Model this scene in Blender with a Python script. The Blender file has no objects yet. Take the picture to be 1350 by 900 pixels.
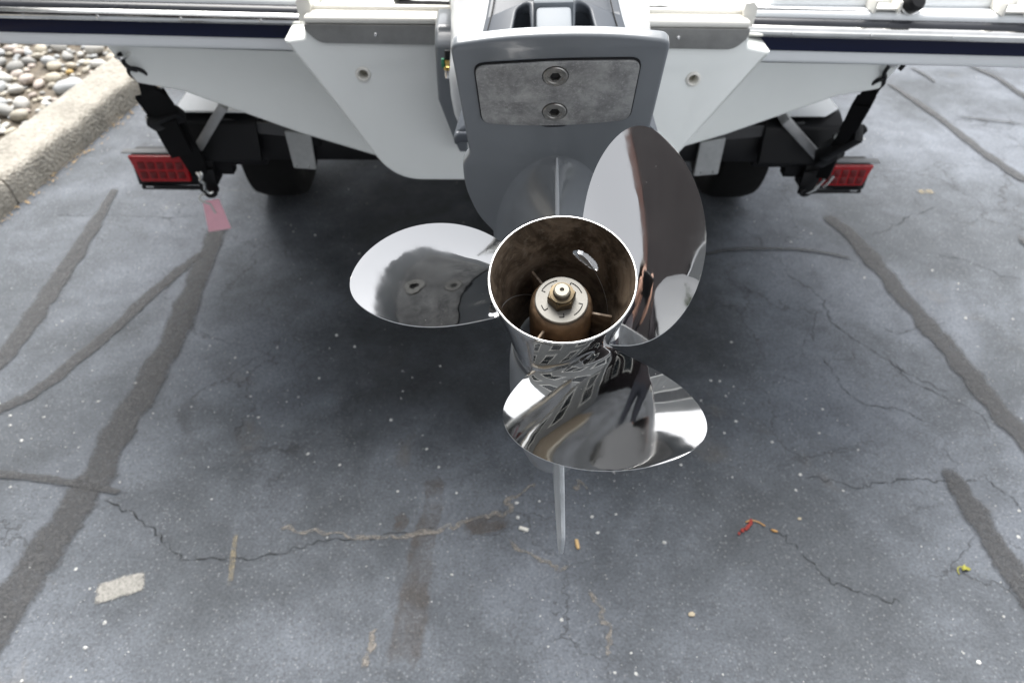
import bpy, bmesh, math, random
from mathutils import Vector, Matrix, noise

random.seed(7)
scene = bpy.context.scene
COL = scene.collection
R = math.radians

# ------------------------------------------------------------------ camera
cam = bpy.data.cameras.new('camera')
cam.sensor_fit = 'HORIZONTAL'
cam.sensor_width = 36.0
cam.lens = 27.04
cam.clip_start = 0.02
cam.clip_end = 2000
cam.dof.use_dof = True
cam.dof.focus_distance = 0.66
cam.dof.aperture_fstop = 8.5
cam_o = bpy.data.objects.new('camera', cam)
COL.objects.link(cam_o)
cr, cu, cf = Vector((0.9994, -0.02755, 0.02075)), Vector((0.00303, 0.66945, 0.74286)), Vector((0.03436, 0.74235, -0.66913))
m = Matrix((cr, cu, -cf)).transposed().to_4x4()
m.translation = (-0.074, 0.0, 1.42)
cam_o.matrix_world = m
scene.camera = cam_o

# ------------------------------------------------------------------ sky, sun, exposure
SUN_EL, SUN_ROT = R(62), R(-12)
world = bpy.data.worlds.new('World')
scene.world = world
world.use_nodes = True
wn, wl = world.node_tree.nodes, world.node_tree.links
wn.clear()
sky = wn.new('ShaderNodeTexSky')
sky.sky_type = 'NISHITA'
sky.sun_disc = False
sky.sun_elevation = SUN_EL
sky.sun_rotation = SUN_ROT
sky.air_density = 1.0
sky.dust_density = 2.0
hsv = wn.new('ShaderNodeHueSaturation')
hsv.inputs['Saturation'].default_value = 0.16
bg = wn.new('ShaderNodeBackground')
bg.inputs['Strength'].default_value = 0.075
wout = wn.new('ShaderNodeOutputWorld')
wl.new(sky.outputs[0], hsv.inputs['Color'])
wl.new(hsv.outputs[0], bg.inputs['Color'])
wl.new(bg.outputs[0], wout.inputs['Surface'])

sun = bpy.data.lights.new('sun', 'SUN')
sun.energy = 1.5
sun.angle = R(50)
sun.color = (1.0, 0.97, 0.93)
sun_o = bpy.data.objects.new('sun', sun)
COL.objects.link(sun_o)
sd = Vector((math.sin(SUN_ROT) * math.cos(SUN_EL), math.cos(SUN_ROT) * math.cos(SUN_EL), math.sin(SUN_EL)))
sun_o.rotation_euler = sd.to_track_quat('Z', 'Y').to_euler()
sun_o.location = (3, 6, 8)

scene.render.engine = 'CYCLES'
vs = scene.view_settings
vs.view_transform = 'Standard'
vs.look = 'None'
vs.exposure = 2.38
vs.gamma = 1.0
vs.use_curve_mapping = False


# ------------------------------------------------------------------ materials
MATS = {}


def mat(name, col, rough=0.5, metal=0.0, coat=0.0, spec=0.5, var=0.0, vscale=20.0, bump=0.0, bscale=60.0, bdist=0.002):
    if name in MATS:
        return MATS[name]
    mt = bpy.data.materials.new(name)
    mt.use_nodes = True
    n, l = mt.node_tree.nodes, mt.node_tree.links
    p = n['Principled BSDF']
    p.inputs['Base Color'].default_value = (*col, 1)
    p.inputs['Roughness'].default_value = rough
    p.inputs['Metallic'].default_value = metal
    p.inputs['Coat Weight'].default_value = coat
    p.inputs['Coat Roughness'].default_value = 0.08
    p.inputs['Specular IOR Level'].default_value = spec
    tc = n.new('ShaderNodeTexCoord')
    if var > 0:
        ns = n.new('ShaderNodeTexNoise')
        ns.inputs['Scale'].default_value = vscale
        ns.inputs['Detail'].default_value = 6
        ns.inputs['Roughness'].default_value = 0.65
        l.new(tc.outputs['Object'], ns.inputs['Vector'])
        mr = n.new('ShaderNodeMapRange')
        mr.inputs['From Min'].default_value = 0.3
        mr.inputs['From Max'].default_value = 0.7
        mr.inputs['To Min'].default_value = 1 - var
        mr.inputs['To Max'].default_value = 1 + var
        l.new(ns.outputs['Fac'], mr.inputs['Value'])
        mx = n.new('ShaderNodeVectorMath')
        mx.operation = 'SCALE'
        mx.inputs[0].default_value = col
        l.new(mr.outputs[0], mx.inputs['Scale'])
        l.new(mx.outputs[0], p.inputs['Base Color'])
        mr2 = n.new('ShaderNodeMapRange')
        mr2.inputs['From Min'].default_value = 0.3
        mr2.inputs['From Max'].default_value = 0.7
        mr2.inputs['To Min'].default_value = rough * (1 - var * 0.6)
        mr2.inputs['To Max'].default_value = min(1, rough * (1 + var * 0.6))
        l.new(ns.outputs['Fac'], mr2.inputs['Value'])
        l.new(mr2.outputs[0], p.inputs['Roughness'])
    if bump > 0:
        nb = n.new('ShaderNodeTexNoise')
        nb.inputs['Scale'].default_value = bscale
        nb.inputs['Detail'].default_value = 4
        l.new(tc.outputs['Object'], nb.inputs['Vector'])
        bp = n.new('ShaderNodeBump')
        bp.inputs['Strength'].default_value = bump
        bp.inputs['Distance'].default_value = bdist
        l.new(nb.outputs['Fac'], bp.inputs['Height'])
        l.new(bp.outputs[0], p.inputs['Normal'])
    MATS[name] = mt
    return mt


def nodes_of(mt):
    return mt.node_tree.nodes, mt.node_tree.links, mt.node_tree.nodes['Principled BSDF']


def ramp(n, stops, interp='LINEAR'):
    r = n.new('ShaderNodeValToRGB')
    r.color_ramp.interpolation = interp
    e = r.color_ramp.elements
    while len(e) > 1:
        e.remove(e[-1])
    e[0].position = stops[0][0]
    e[0].color = (*stops[0][1], 1) if not isinstance(stops[0][1], (int, float)) else (stops[0][1],) * 3 + (1,)
    for pos, c in stops[1:]:
        k = e.new(pos)
        k.color = (*c, 1) if not isinstance(c, (int, float)) else (c, c, c, 1)
    return r


def noise_tex(n, l, vec, scale, detail=5, rough=0.6, dist=0.0):
    t = n.new('ShaderNodeTexNoise')
    t.inputs['Scale'].default_value = scale
    t.inputs['Detail'].default_value = detail
    t.inputs['Roughness'].default_value = rough
    t.inputs['Distortion'].default_value = dist
    l.new(vec, t.inputs['Vector'])
    return t


def mixc(n, l, fac, a, b, mode='MIX'):
    mx = n.new('ShaderNodeMix')
    mx.data_type = 'RGBA'
    mx.blend_type = mode
    for sock, v in ((mx.inputs[0], fac), (mx.inputs[6], a), (mx.inputs[7], b)):
        if hasattr(v, 'is_linked'):
            l.new(v, sock)
        elif isinstance(v, (int, float)):
            sock.default_value = v
        else:
            sock.default_value = (*v, 1)
    return mx.outputs[2]


def math_n(n, l, op, a, b=None):
    mn = n.new('ShaderNodeMath')
    mn.operation = op
    for i, v in enumerate((a, b)):
        if v is None:
            continue
        if hasattr(v, 'is_linked'):
            l.new(v, mn.inputs[i])
        else:
            mn.inputs[i].default_value = v
    return mn.outputs[0]


def asphalt_mat():
    mt = mat('weathered_asphalt', (0.11, 0.12, 0.135), rough=0.8, spec=0.35)
    n, l, p = nodes_of(mt)
    tc = n.new('ShaderNodeTexCoord')
    v = tc.outputs['Object']
    big = noise_tex(n, l, v, 1.7, 5, 0.6, 0.4)
    mid = noise_tex(n, l, v, 9, 6, 0.7, 0.3)
    fine = noise_tex(n, l, v, 170, 3, 0.75)
    c1 = mixc(n, l, ramp_fac(n, l, big.outputs['Fac'], 0.36, 0.64), (0.075, 0.083, 0.093), (0.138, 0.152, 0.174))
    m1 = n.new('ShaderNodeMapRange')
    m1.inputs['From Min'].default_value = 0.25
    m1.inputs['From Max'].default_value = 0.75
    m1.inputs['To Min'].default_value = 0.74
    m1.inputs['To Max'].default_value = 1.26
    l.new(mid.outputs['Fac'], m1.inputs['Value'])
    c2 = n.new('ShaderNodeVectorMath')
    c2.operation = 'SCALE'
    l.new(c1, c2.inputs[0])
    l.new(m1.outputs[0], c2.inputs['Scale'])
    m2 = n.new('ShaderNodeMapRange')
    m2.inputs['From Min'].default_value = 0.25
    m2.inputs['From Max'].default_value = 0.75
    m2.inputs['To Min'].default_value = 0.62
    m2.inputs['To Max'].default_value = 1.38
    l.new(fine.outputs['Fac'], m2.inputs['Value'])
    c3 = n.new('ShaderNodeVectorMath')
    c3.operation = 'SCALE'
    l.new(c2.outputs[0], c3.inputs[0])
    l.new(m2.outputs[0], c3.inputs['Scale'])
    agg = n.new('ShaderNodeTexVoronoi')
    agg.inputs['Scale'].default_value = 190
    l.new(v, agg.inputs['Vector'])
    asep = n.new('ShaderNodeSeparateColor')
    l.new(agg.outputs['Color'], asep.inputs[0])
    pale = math_n(n, l, 'MULTIPLY', math_n(n, l, 'MULTIPLY', ramp_fac(n, l, asep.outputs[0], 0.80, 0.95), ramp_fac(n, l, agg.outputs['Distance'], 0.55, 0.25)), 0.30)
    c3m = mixc(n, l, pale, c3.outputs[0], (0.36, 0.37, 0.38))
    dk = math_n(n, l, 'MULTIPLY', ramp_fac(n, l, asep.outputs[1], 0.72, 0.95), 0.30)
    c3m = mixc(n, l, dk, c3m, (0.05, 0.052, 0.056))
    # tan rusty stains
    st = noise_tex(n, l, v, 2.6, 4, 0.7, 0.8)
    c4 = mixc(n, l, math_n(n, l, 'MULTIPLY', ramp_fac(n, l, st.outputs['Fac'], 0.60, 0.78), 0.45), c3m, (0.15, 0.13, 0.105))
    # hairline cracks : warped cell borders, broken up by a second noise
    warp = noise_tex(n, l, v, 5, 5, 0.7)
    add = n.new('ShaderNodeVectorMath')
    add.operation = 'MULTIPLY_ADD'
    l.new(warp.outputs['Color'], add.inputs[0])
    add.inputs[1].default_value = (0.22, 0.22, 0)
    l.new(v, add.inputs[2])
    vo = n.new('ShaderNodeTexVoronoi')
    vo.feature = 'DISTANCE_TO_EDGE'
    vo.inputs['Scale'].default_value = 4.6
    l.new(add.outputs[0], vo.inputs['Vector'])
    cr1 = ramp_fac(n, l, vo.outputs['Distance'], 0.016, 0.003)
    msk = noise_tex(n, l, v, 1.9, 3, 0.6)
    mk = ramp_fac(n, l, msk.outputs['Fac'], 0.47, 0.62)
    crk = math_n(n, l, 'MULTIPLY', math_n(n, l, 'MULTIPLY', cr1, mk), 0.5)
    c5 = mixc(n, l, crk, c4, (0.035, 0.035, 0.036))
    l.new(c5, p.inputs['Base Color'])
    bsum = math_n(n, l, 'SUBTRACT', math_n(n, l, 'ADD', fine.outputs['Fac'], math_n(n, l, 'MULTIPLY', mid.outputs['Fac'], 1.5)), math_n(n, l, 'MULTIPLY', crk, 2.0))
    bp = n.new('ShaderNodeBump')
    bp.inputs['Strength'].default_value = 0.6
    bp.inputs['Distance'].default_value = 0.003
    l.new(bsum, bp.inputs['Height'])
    l.new(bp.outputs[0], p.inputs['Normal'])
    return mt


def ramp_fac(n, l, val, lo, hi):
    mr = n.new('ShaderNodeMapRange')
    mr.interpolation_type = 'SMOOTHSTEP'
    inv = lo > hi
    mr.inputs['From Min'].default_value = min(lo, hi)
    mr.inputs['From Max'].default_value = max(lo, hi)
    mr.inputs['To Min'].default_value = 1.0 if inv else 0.0
    mr.inputs['To Max'].default_value = 0.0 if inv else 1.0
    l.new(val, mr.inputs['Value'])
    return mr.outputs[0]


def worn_mat(name, col, rough, lo, hi, nscale, amount=1.0, spec=0.4, grain=0.5):
    """a thin worn film on the asphalt: noise opens it up, and the 'edge' vertex value (1 in the middle, 0 at the rim) frays its edge"""
    mt = mat(name, col, rough=rough, spec=spec)
    n, l, p = nodes_of(mt)
    tc = n.new('ShaderNodeTexCoord')
    v = tc.outputs['Object']
    fr = noise_tex(n, l, v, nscale, 5, 0.75)
    at = n.new('ShaderNodeAttribute')
    at.attribute_name = 'edge'
    s = math_n(n, l, 'ADD', fr.outputs['Fac'], math_n(n, l, 'MULTIPLY', at.outputs['Fac'], 0.55))
    fac = math_n(n, l, 'MULTIPLY', ramp_fac(n, l, s, lo, hi), amount)
    sp = noise_tex(n, l, v, 210, 3, 0.7)
    m2 = n.new('ShaderNodeMapRange')
    m2.inputs['From Min'].default_value = 0.25
    m2.inputs['From Max'].default_value = 0.75
    m2.inputs['To Min'].default_value = 1 - grain
    m2.inputs['To Max'].default_value = 1 + grain
    l.new(sp.outputs['Fac'], m2.inputs['Value'])
    sc = n.new('ShaderNodeVectorMath')
    sc.operation = 'SCALE'
    sc.inputs[0].default_value = col
    l.new(m2.outputs[0], sc.inputs['Scale'])
    l.new(sc.outputs[0], p.inputs['Base Color'])
    bp = n.new('ShaderNodeBump')
    bp.inputs['Strength'].default_value = 0.5
    bp.inputs['Distance'].default_value = 0.002
    l.new(sp.outputs['Fac'], bp.inputs['Height'])
    l.new(bp.outputs[0], p.inputs['Normal'])
    tr = n.new('ShaderNodeBsdfTransparent')
    mx = n.new('ShaderNodeMixShader')
    out = n['Material Output']
    l.new(fac, mx.inputs[0])
    l.new(tr.outputs[0], mx.inputs[1])
    l.new(p.outputs[0], mx.inputs[2])
    l.new(mx.outputs[0], out.inputs['Surface'])
    return mt


M_ASPH = asphalt_mat()
M_TAR = worn_mat('crack_sealant', (0.054, 0.055, 0.057), 0.7, 0.62, 1.18, 90, 0.88, grain=0.85)
M_CRK = worn_mat('open_crack', (0.018, 0.018, 0.018), 0.95, 0.70, 1.25, 40, 0.7)
M_CHALK = worn_mat('pale_grit_in_crack', (0.25, 0.23, 0.205), 0.9, 0.88, 1.15, 60, 0.7)
M_PAINT = worn_mat('worn_white_paint', (0.28, 0.272, 0.25), 0.8, 0.50, 0.95, 70, 0.9)
M_OCHRE = worn_mat('faded_yellow_paint', (0.36, 0.30, 0.19), 0.85, 0.85, 1.25, 50, 0.55)
M_SHADE_STAIN = worn_mat('dark_oily_stain', (0.040, 0.043, 0.046), 0.8, 0.45, 1.15, 3.5, 0.55)
M_RUST = worn_mat('brown_water_stain', (0.10, 0.078, 0.06), 0.9, 0.80, 1.35, 14, 0.55)

M_WHITE = mat('white_gelcoat', (0.86, 0.88, 0.85), rough=0.24, coat=0.25, var=0.03, vscale=3)
M_DECK = mat('white_deck', (0.80, 0.82, 0.83), rough=0.34, var=0.03, vscale=4)
M_CREAM = mat('cream_gelcoat', (0.78, 0.76, 0.70), rough=0.32, var=0.05, vscale=5)
M_NAVY = mat('navy_gelcoat', (0.003, 0.006, 0.030), rough=0.22, spec=0.25)
M_VINYL = mat('dark_rubber_rail', (0.022, 0.024, 0.03), rough=0.3, var=0.2, vscale=12)
M_RAIL = mat('bright_steel_rail', (0.78, 0.77, 0.74), rough=0.08, metal=1.0, var=0.12, vscale=18, bump=0.10, bscale=20)
M_TRIM = mat('brushed_steel_trim', (0.30, 0.295, 0.28), rough=0.42, metal=1.0, var=0.18, vscale=25)
M_SCREW = mat('screw_steel', (0.75, 0.74, 0.72), rough=0.18, metal=1.0)
M_GREY = mat('grey_motor_paint', (0.163, 0.177, 0.190), rough=0.30, coat=0.4, var=0.04, vscale=10, bump=0.04, bscale=500, bdist=0.0005)
M_DGREY = mat('dark_grey_motor_plastic', (0.075, 0.085, 0.10), rough=0.45, var=0.05, vscale=12, bump=0.05, bscale=600, bdist=0.0005)
M_LGREY = mat('light_grey_motor_paint', (0.60, 0.62, 0.63), rough=0.3, coat=0.2, var=0.03, vscale=8)
M_SILVER = mat('silver_painted_post', (0.19, 0.21, 0.23), rough=0.65, metal=0.0, coat=0.0, var=0.03)
M_BLACK = mat('black_plastic', (0.006, 0.006, 0.007), rough=0.5, spec=0.35, var=0.2, vscale=30)
M_PCOAT = mat('black_painted_steel', (0.005, 0.005, 0.006), rough=0.5, spec=0.3, var=0.3, vscale=25, bump=0.1, bscale=200, bdist=0.0006)
M_RUBBER = mat('tyre_rubber', (0.006, 0.006, 0.006), rough=0.9, spec=0.25, var=0.25, vscale=20)
M_GALV = mat('galvanised_steel', (0.42, 0.42, 0.42), rough=0.5, metal=0.55, var=0.15, vscale=30)
M_PADG = mat('grey_bunk_cap', (0.40, 0.41, 0.41), rough=0.75, var=0.12, vscale=40)
M_WEB = mat('black_webbing', (0.004, 0.004, 0.0045), rough=0.9, spec=0.2, bump=0.4, bscale=900, bdist=0.001)
M_ZINC = mat('snap_hook_zinc', (0.68, 0.68, 0.66), rough=0.22, metal=1.0, var=0.1)
M_LENS = mat('red_lens', (0.34, 0.002, 0.005), rough=0.25, coat=0.15, var=0.12, vscale=60)
M_LENSC = mat('red_lens_cell', (0.13, 0.001, 0.002), rough=0.3)
M_PINK = mat('pink_card', (0.95, 0.52, 0.60), rough=0.7, var=0.06, vscale=40)
M_TIE = mat('clear_tie', (0.62, 0.62, 0.60), rough=0.3)
M_BRASS = mat('brass', (0.62, 0.45, 0.16), rough=0.3, metal=1.0, var=0.2, vscale=80)
M_GREEN = mat('green_cap', (0.03, 0.20, 0.10), rough=0.5)
M_TAN = mat('cigarette_filter', (0.62, 0.42, 0.20), rough=0.85, var=0.2, vscale=300)
M_PAPER = mat('cigarette_paper', (0.72, 0.70, 0.64), rough=0.85, var=0.12, vscale=200)
M_RED = mat('red_petal', (0.26, 0.03, 0.022), rough=0.8, var=0.3, vscale=100)
M_STEM = mat('dry_stem', (0.50, 0.28, 0.10), rough=0.8, var=0.2, vscale=100)
M_YELL = mat('yellow_leaf', (0.30, 0.29, 0.05), rough=0.8, var=0.25, vscale=150)
M_GRIT = mat('pale_grit', (0.62, 0.62, 0.60), rough=0.7)
M_SPOT = mat('dark_well_cup', (0.30, 0.29, 0.24), rough=0.6)


def steel_mat():
    mt = mat('polished_propeller_steel', (0.53, 0.527, 0.52), rough=0.045, metal=1.0)
    n, l, p = nodes_of(mt)
    tc = n.new('ShaderNodeTexCoord')
    v = tc.outputs['Object']
    w1 = noise_tex(n, l, v, 22, 2, 0.5)
    w2 = noise_tex(n, l, v, 75, 2, 0.5)
    h = math_n(n, l, 'ADD', w1.outputs['Fac'], math_n(n, l, 'MULTIPLY', w2.outputs['Fac'], 0.06))
    bp = n.new('ShaderNodeBump')
    bp.inputs['Strength'].default_value = 1.0
    bp.inputs['Distance'].default_value = 0.00022
    l.new(h, bp.inputs['Height'])
    l.new(bp.outputs[0], p.inputs['Normal'])
    # dried water film: slightly rougher in patches, with tiny dust specks
    sm = noise_tex(n, l, v, 14, 5, 0.7)
    base = n.new('ShaderNodeMapRange')
    base.inputs['From Min'].default_value = 0.4
    base.inputs['From Max'].default_value = 0.75
    base.inputs['To Min'].default_value = 0.03
    base.inputs['To Max'].default_value = 0.13
    l.new(sm.outputs['Fac'], base.inputs['Value'])
    vo = n.new('ShaderNodeTexVoronoi')
    vo.inputs['Scale'].default_value = 230
    l.new(v, vo.inputs['Vector'])
    rs = n.new('ShaderNodeMapRange')
    rs.inputs['From Min'].default_value = 0.0
    rs.inputs['From Max'].default_value = 1.0
    sep = n.new('ShaderNodeSeparateColor')
    l.new(vo.outputs['Color'], sep.inputs[0])
    speck = math_n(n, l, 'MULTIPLY', ramp_fac(n, l, vo.outputs['Distance'], 0.12, 0.03), ramp_fac(n, l, sep.outputs[0], 0.955, 0.965))
    rr = math_n(n, l, 'ADD', base.outputs[0], math_n(n, l, 'MULTIPLY', speck, 0.35))
    l.new(rr, p.inputs['Roughness'])
    return mt


M_STEEL = steel_mat()
M_BEDGE = mat('polished_blade_edge', (0.85, 0.85, 0.84), rough=0.5, metal=0.6)  # bright glint lines of the blade edges put into the colour
M_EDGE = mat('ground_steel_edge', (0.52, 0.52, 0.51), rough=0.25, metal=1.0)


def soot_mat():
    mt = mat('soot_stained_steel', (0.10, 0.07, 0.045), rough=0.55, metal=0.35)
    n, l, p = nodes_of(mt)
    tc = n.new('ShaderNodeTexCoord')
    v = tc.outputs['Object']
    a = noise_tex(n, l, v, 28, 6, 0.7, 0.6)
    b = noise_tex(n, l, v, 140, 4, 0.7)
    c = mixc(n, l, ramp_fac(n, l, a.outputs['Fac'], 0.35, 0.66), (0.042, 0.028, 0.017), (0.21, 0.16, 0.115))
    c = mixc(n, l, math_n(n, l, 'MULTIPLY', ramp_fac(n, l, b.outputs['Fac'], 0.5, 0.72), 0.35), c, (0.30, 0.26, 0.21))
    l.new(c, p.inputs['Base Color'])
    bp = n.new('ShaderNodeBump')
    bp.inputs['Strength'].default_value = 0.4
    bp.inputs['Distance'].default_value = 0.0006
    l.new(b.outputs['Fac'], bp.inputs['Height'])
    l.new(bp.outputs[0], p.inputs['Normal'])
    return mt


M_SOOT = soot_mat()


def zinc_mat():
    mt = mat('corroded_anode', (0.30, 0.30, 0.295), rough=0.55, metal=0.45)
    n, l, p = nodes_of(mt)
    tc = n.new('ShaderNodeTexCoord')
    v = tc.outputs['Object']
    a = noise_tex(n, l, v, 38, 7, 0.75, 0.3)
    b = noise_tex(n, l, v, 260, 4, 0.8)
    c = mixc(n, l, ramp_fac(n, l, a.outputs['Fac'], 0.3, 0.7), (0.20, 0.20, 0.20), (0.42, 0.42, 0.41))
    c = mixc(n, l, math_n(n, l, 'MULTIPLY', ramp_fac(n, l, b.outputs['Fac'], 0.5, 0.7), 0.5), c, (0.52, 0.52, 0.51))
    l.new(c, p.inputs['Base Color'])
    bp = n.new('ShaderNodeBump')
    bp.inputs['Strength'].default_value = 0.5
    bp.inputs['Distance'].default_value = 0.0008
    l.new(math_n(n, l, 'ADD', a.outputs['Fac'], b.outputs['Fac']), bp.inputs['Height'])
    l.new(bp.outputs[0], p.inputs['Normal'])
    return mt


M_ANODE = zinc_mat()


def concrete_mat():
    mt = mat('exposed_aggregate_kerb', (0.36, 0.33, 0.27), rough=0.9)
    n, l, p = nodes_of(mt)
    tc = n.new('ShaderNodeTexCoord')
    v = tc.outputs['Object']
    a = noise_tex(n, l, v, 5, 6, 0.7, 0.4)
    b = noise_tex(n, l, v, 75, 4, 0.7)
    vo = n.new('ShaderNodeTexVoronoi')
    vo.inputs['Scale'].default_value = 95
    l.new(v, vo.inputs['Vector'])
    c = mixc(n, l, ramp_fac(n, l, a.outputs['Fac'], 0.3, 0.7), (0.22, 0.205, 0.175), (0.38, 0.355, 0.31))
    sep = n.new('ShaderNodeSeparateColor')
    l.new(vo.outputs['Color'], sep.inputs[0])
    c = mixc(n, l, math_n(n, l, 'MULTIPLY', sep.outputs[0], 0.5), c, (0.47, 0.45, 0.40))
    c = mixc(n, l, math_n(n, l, 'MULTIPLY', ramp_fac(n, l, b.outputs['Fac'], 0.52, 0.68), 0.6), c, (0.13, 0.115, 0.09))
    l.new(c, p.inputs['Base Color'])
    bp = n.new('ShaderNodeBump')
    bp.inputs['Strength'].default_value = 0.8
    bp.inputs['Distance'].default_value = 0.006
    l.new(math_n(n, l, 'SUBTRACT', b.outputs['Fac'], vo.outputs['Distance']), bp.inputs['Height'])
    l.new(bp.outputs[0], p.inputs['Normal'])
    return mt


M_KERB = concrete_mat()


def stone_mat():
    mt = mat('river_stone', (0.45, 0.43, 0.40), rough=0.8)
    n, l, p = nodes_of(mt)
    oi = n.new('ShaderNodeObjectInfo')
    at = n.new('ShaderNodeAttribute')
    at.attribute_name = 'tone'
    s = math_n(n, l, 'FRACT', math_n(n, l, 'ADD', oi.outputs['Random'], at.outputs['Fac']))
    rp = ramp(n, [(0.0, (0.52, 0.52, 0.49)), (0.16, (0.40, 0.37, 0.31)), (0.30, (0.56, 0.55, 0.52)), (0.44, (0.30, 0.30, 0.29)),
                  (0.56, (0.46, 0.42, 0.34)), (0.68, (0.44, 0.46, 0.47)), (0.78, (0.46, 0.40, 0.36)), (0.86, (0.46, 0.42, 0.35)),
                  (0.93, (0.60, 0.58, 0.54)), (0.98, (0.50, 0.34, 0.12))], 'CONSTANT')
    l.new(s, rp.inputs['Fac'])
    tc = n.new('ShaderNodeTexCoord')
    a = noise_tex(n, l, tc.outputs['Object'], 30, 5, 0.7)
    c = mixc(n, l, math_n(n, l, 'MULTIPLY', ramp_fac(n, l, a.outputs['Fac'], 0.4, 0.7), 0.3), rp.outputs['Color'], (0.24, 0.22, 0.19))
    l.new(c, p.inputs['Base Color'])
    return mt


M_STONE = stone_mat()
M_SOIL = mat('soil_between_stones', (0.12, 0.10, 0.075), rough=0.95, var=0.4, vscale=20, bump=0.8, bscale=30, bdist=0.02)


def tread_mat():
    mt = mat('aluminium_tread_plate', (0.88, 0.89, 0.89), rough=0.4, metal=0.2)
    n, l, p = nodes_of(mt)
    tc = n.new('ShaderNodeTexCoord')
    mp = n.new('ShaderNodeMapping')
    mp.inputs['Rotation'].default_value = (0, 0, R(45))
    mp.inputs['Scale'].default_value = (55, 55, 1)
    l.new(tc.outputs['Object'], mp.inputs['Vector'])
    ch = n.new('ShaderNodeTexChecker')
    ch.inputs['Scale'].default_value = 1.0
    l.new(mp.outputs[0], ch.inputs['Vector'])
    bp = n.new('ShaderNodeBump')
    bp.inputs['Strength'].default_value = 0.8
    bp.inputs['Distance'].default_value = 0.002
    l.new(ch.outputs['Fac'], bp.inputs['Height'])
    l.new(bp.outputs[0], p.inputs['Normal'])
    return mt


M_TREAD = tread_mat()


# ------------------------------------------------------------------ helpers
def link(name, me, material, parent=None, smooth=False, angle=None):
    o = bpy.data.objects.new(name, me)
    COL.objects.link(o)
    if material is not None and not me.materials:
        me.materials.append(material)
    if parent is not None:
        o.parent = parent
    if smooth:
        for pl in me.polygons:
            pl.use_smooth = True
        if angle is not None:
            sharp_edges(me, angle)
    return o


def sharp_edges(me, deg):
    bm = bmesh.new()
    bm.from_mesh(me)
    lim = R(deg)
    for e in bm.edges:
        if len(e.link_faces) == 2:
            e.smooth = e.calc_face_angle(0.0) < lim
    bm.to_mesh(me)
    bm.free()


def mesh_from(name, verts, faces):
    me = bpy.data.meshes.new(name)
    me.from_pydata([tuple(v) for v in verts], [], faces)
    me.validate()
    bm = bmesh.new()
    bm.from_mesh(me)
    bmesh.ops.recalc_face_normals(bm, faces=bm.faces)
    bm.to_mesh(me)
    bm.free()
    me.update()
    return me


def tag(o, label=None, cat=None, group=None, kind=None):
    if label:
        o['label'] = label
    if cat:
        o['category'] = cat
    if group:
        o['group'] = group
    if kind:
        o['kind'] = kind
    return o


def empty(name, loc=(0, 0, 0)):
    o = bpy.data.objects.new(name, None)
    o.empty_display_size = 0.1
    o.location = loc
    COL.objects.link(o)
    return o


PLAIN = set()


def off(parent):
    """parts are modelled in room coordinates; this undoes the plain translation of their top-level Empty"""
    while parent is not None and parent.parent is not None:
        parent = parent.parent
    return -Vector(parent.location) if parent is not None and parent.name in PLAIN else Vector((0, 0, 0))


def root(name, loc, label, cat, group=None):
    o = empty(name, loc)
    PLAIN.add(o.name)
    return tag(o, label, cat, group)


def box_bm(c, s, bev=0.0, rot=None, seg=2):
    bm = bmesh.new()
    bmesh.ops.create_cube(bm, size=1.0)
    for v in bm.verts:
        v.co = Vector((v.co.x * s[0], v.co.y * s[1], v.co.z * s[2]))
    if bev > 0:
        bmesh.ops.bevel(bm, geom=list(bm.edges), offset=min(bev, min(s) * 0.45), segments=seg, affect='EDGES', profile=0.5)
    if rot is not None:
        bmesh.ops.transform(bm, matrix=rot.to_4x4(), verts=bm.verts)
    bmesh.ops.translate(bm, vec=Vector(c), verts=bm.verts)
    return bm


def from_bms(name, bms, material, parent=None, smooth=True, angle=35):
    me = bpy.data.meshes.new(name)
    out = bmesh.new()
    for b in bms:
        tmp = bpy.data.meshes.new('tmp')
        b.to_mesh(tmp)
        b.free()
        out.from_mesh(tmp)
        bpy.data.meshes.remove(tmp)
    bmesh.ops.translate(out, vec=off(parent), verts=out.verts)
    out.to_mesh(me)
    out.free()
    return link(name, me, material, parent, smooth, angle)


def tube_bm(pts, rad, seg=10, cap=True):
    """round tube along a polyline; rad is a number or one per point"""
    pts = [Vector(p) for p in pts]
    n = len(pts)
    rads = [rad] * n if isinstance(rad, (int, float)) else rad
    bm = bmesh.new()
    rings = []
    prev = None
    for i, p in enumerate(pts):
        t = (pts[min(i + 1, n - 1)] - pts[max(i - 1, 0)]).normalized()
        if prev is None:
            a = t.orthogonal().normalized()
        else:
            a = (prev - t * prev.dot(t)).normalized()
        prev = a
        b = t.cross(a)
        rings.append([bm.verts.new(p + (a * math.cos(k * 2 * math.pi / seg) + b * math.sin(k * 2 * math.pi / seg)) * rads[i]) for k in range(seg)])
    for i in range(n - 1):
        for k in range(seg):
            bm.faces.new((rings[i][k], rings[i][(k + 1) % seg], rings[i + 1][(k + 1) % seg], rings[i + 1][k]))
    if cap:
        bm.faces.new(rings[0][::-1])
        bm.faces.new(rings[-1])
    bmesh.ops.recalc_face_normals(bm, faces=bm.faces)
    return bm


def smooth_path(pts, n=8, closed=False):
    pts = [Vector(p) for p in pts]
    out = []
    N = len(pts)
    for i in range(N - 1 if not closed else N):
        if closed:
            p0, p1, p2, p3 = pts[i - 1], pts[i], pts[(i + 1) % N], pts[(i + 2) % N]
        else:
            p0, p1, p2, p3 = pts[max(i - 1, 0)], pts[i], pts[i + 1], pts[min(i + 2, N - 1)]
        for k in range(n):
            t = k / n
            out.append(0.5 * ((2 * p1) + (-p0 + p2) * t + (2 * p0 - 5 * p1 + 4 * p2 - p3) * t * t + (-p0 + 3 * p1 - 3 * p2 + p3) * t ** 3))
    if not closed:
        out.append(pts[-1])
    return out


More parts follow.
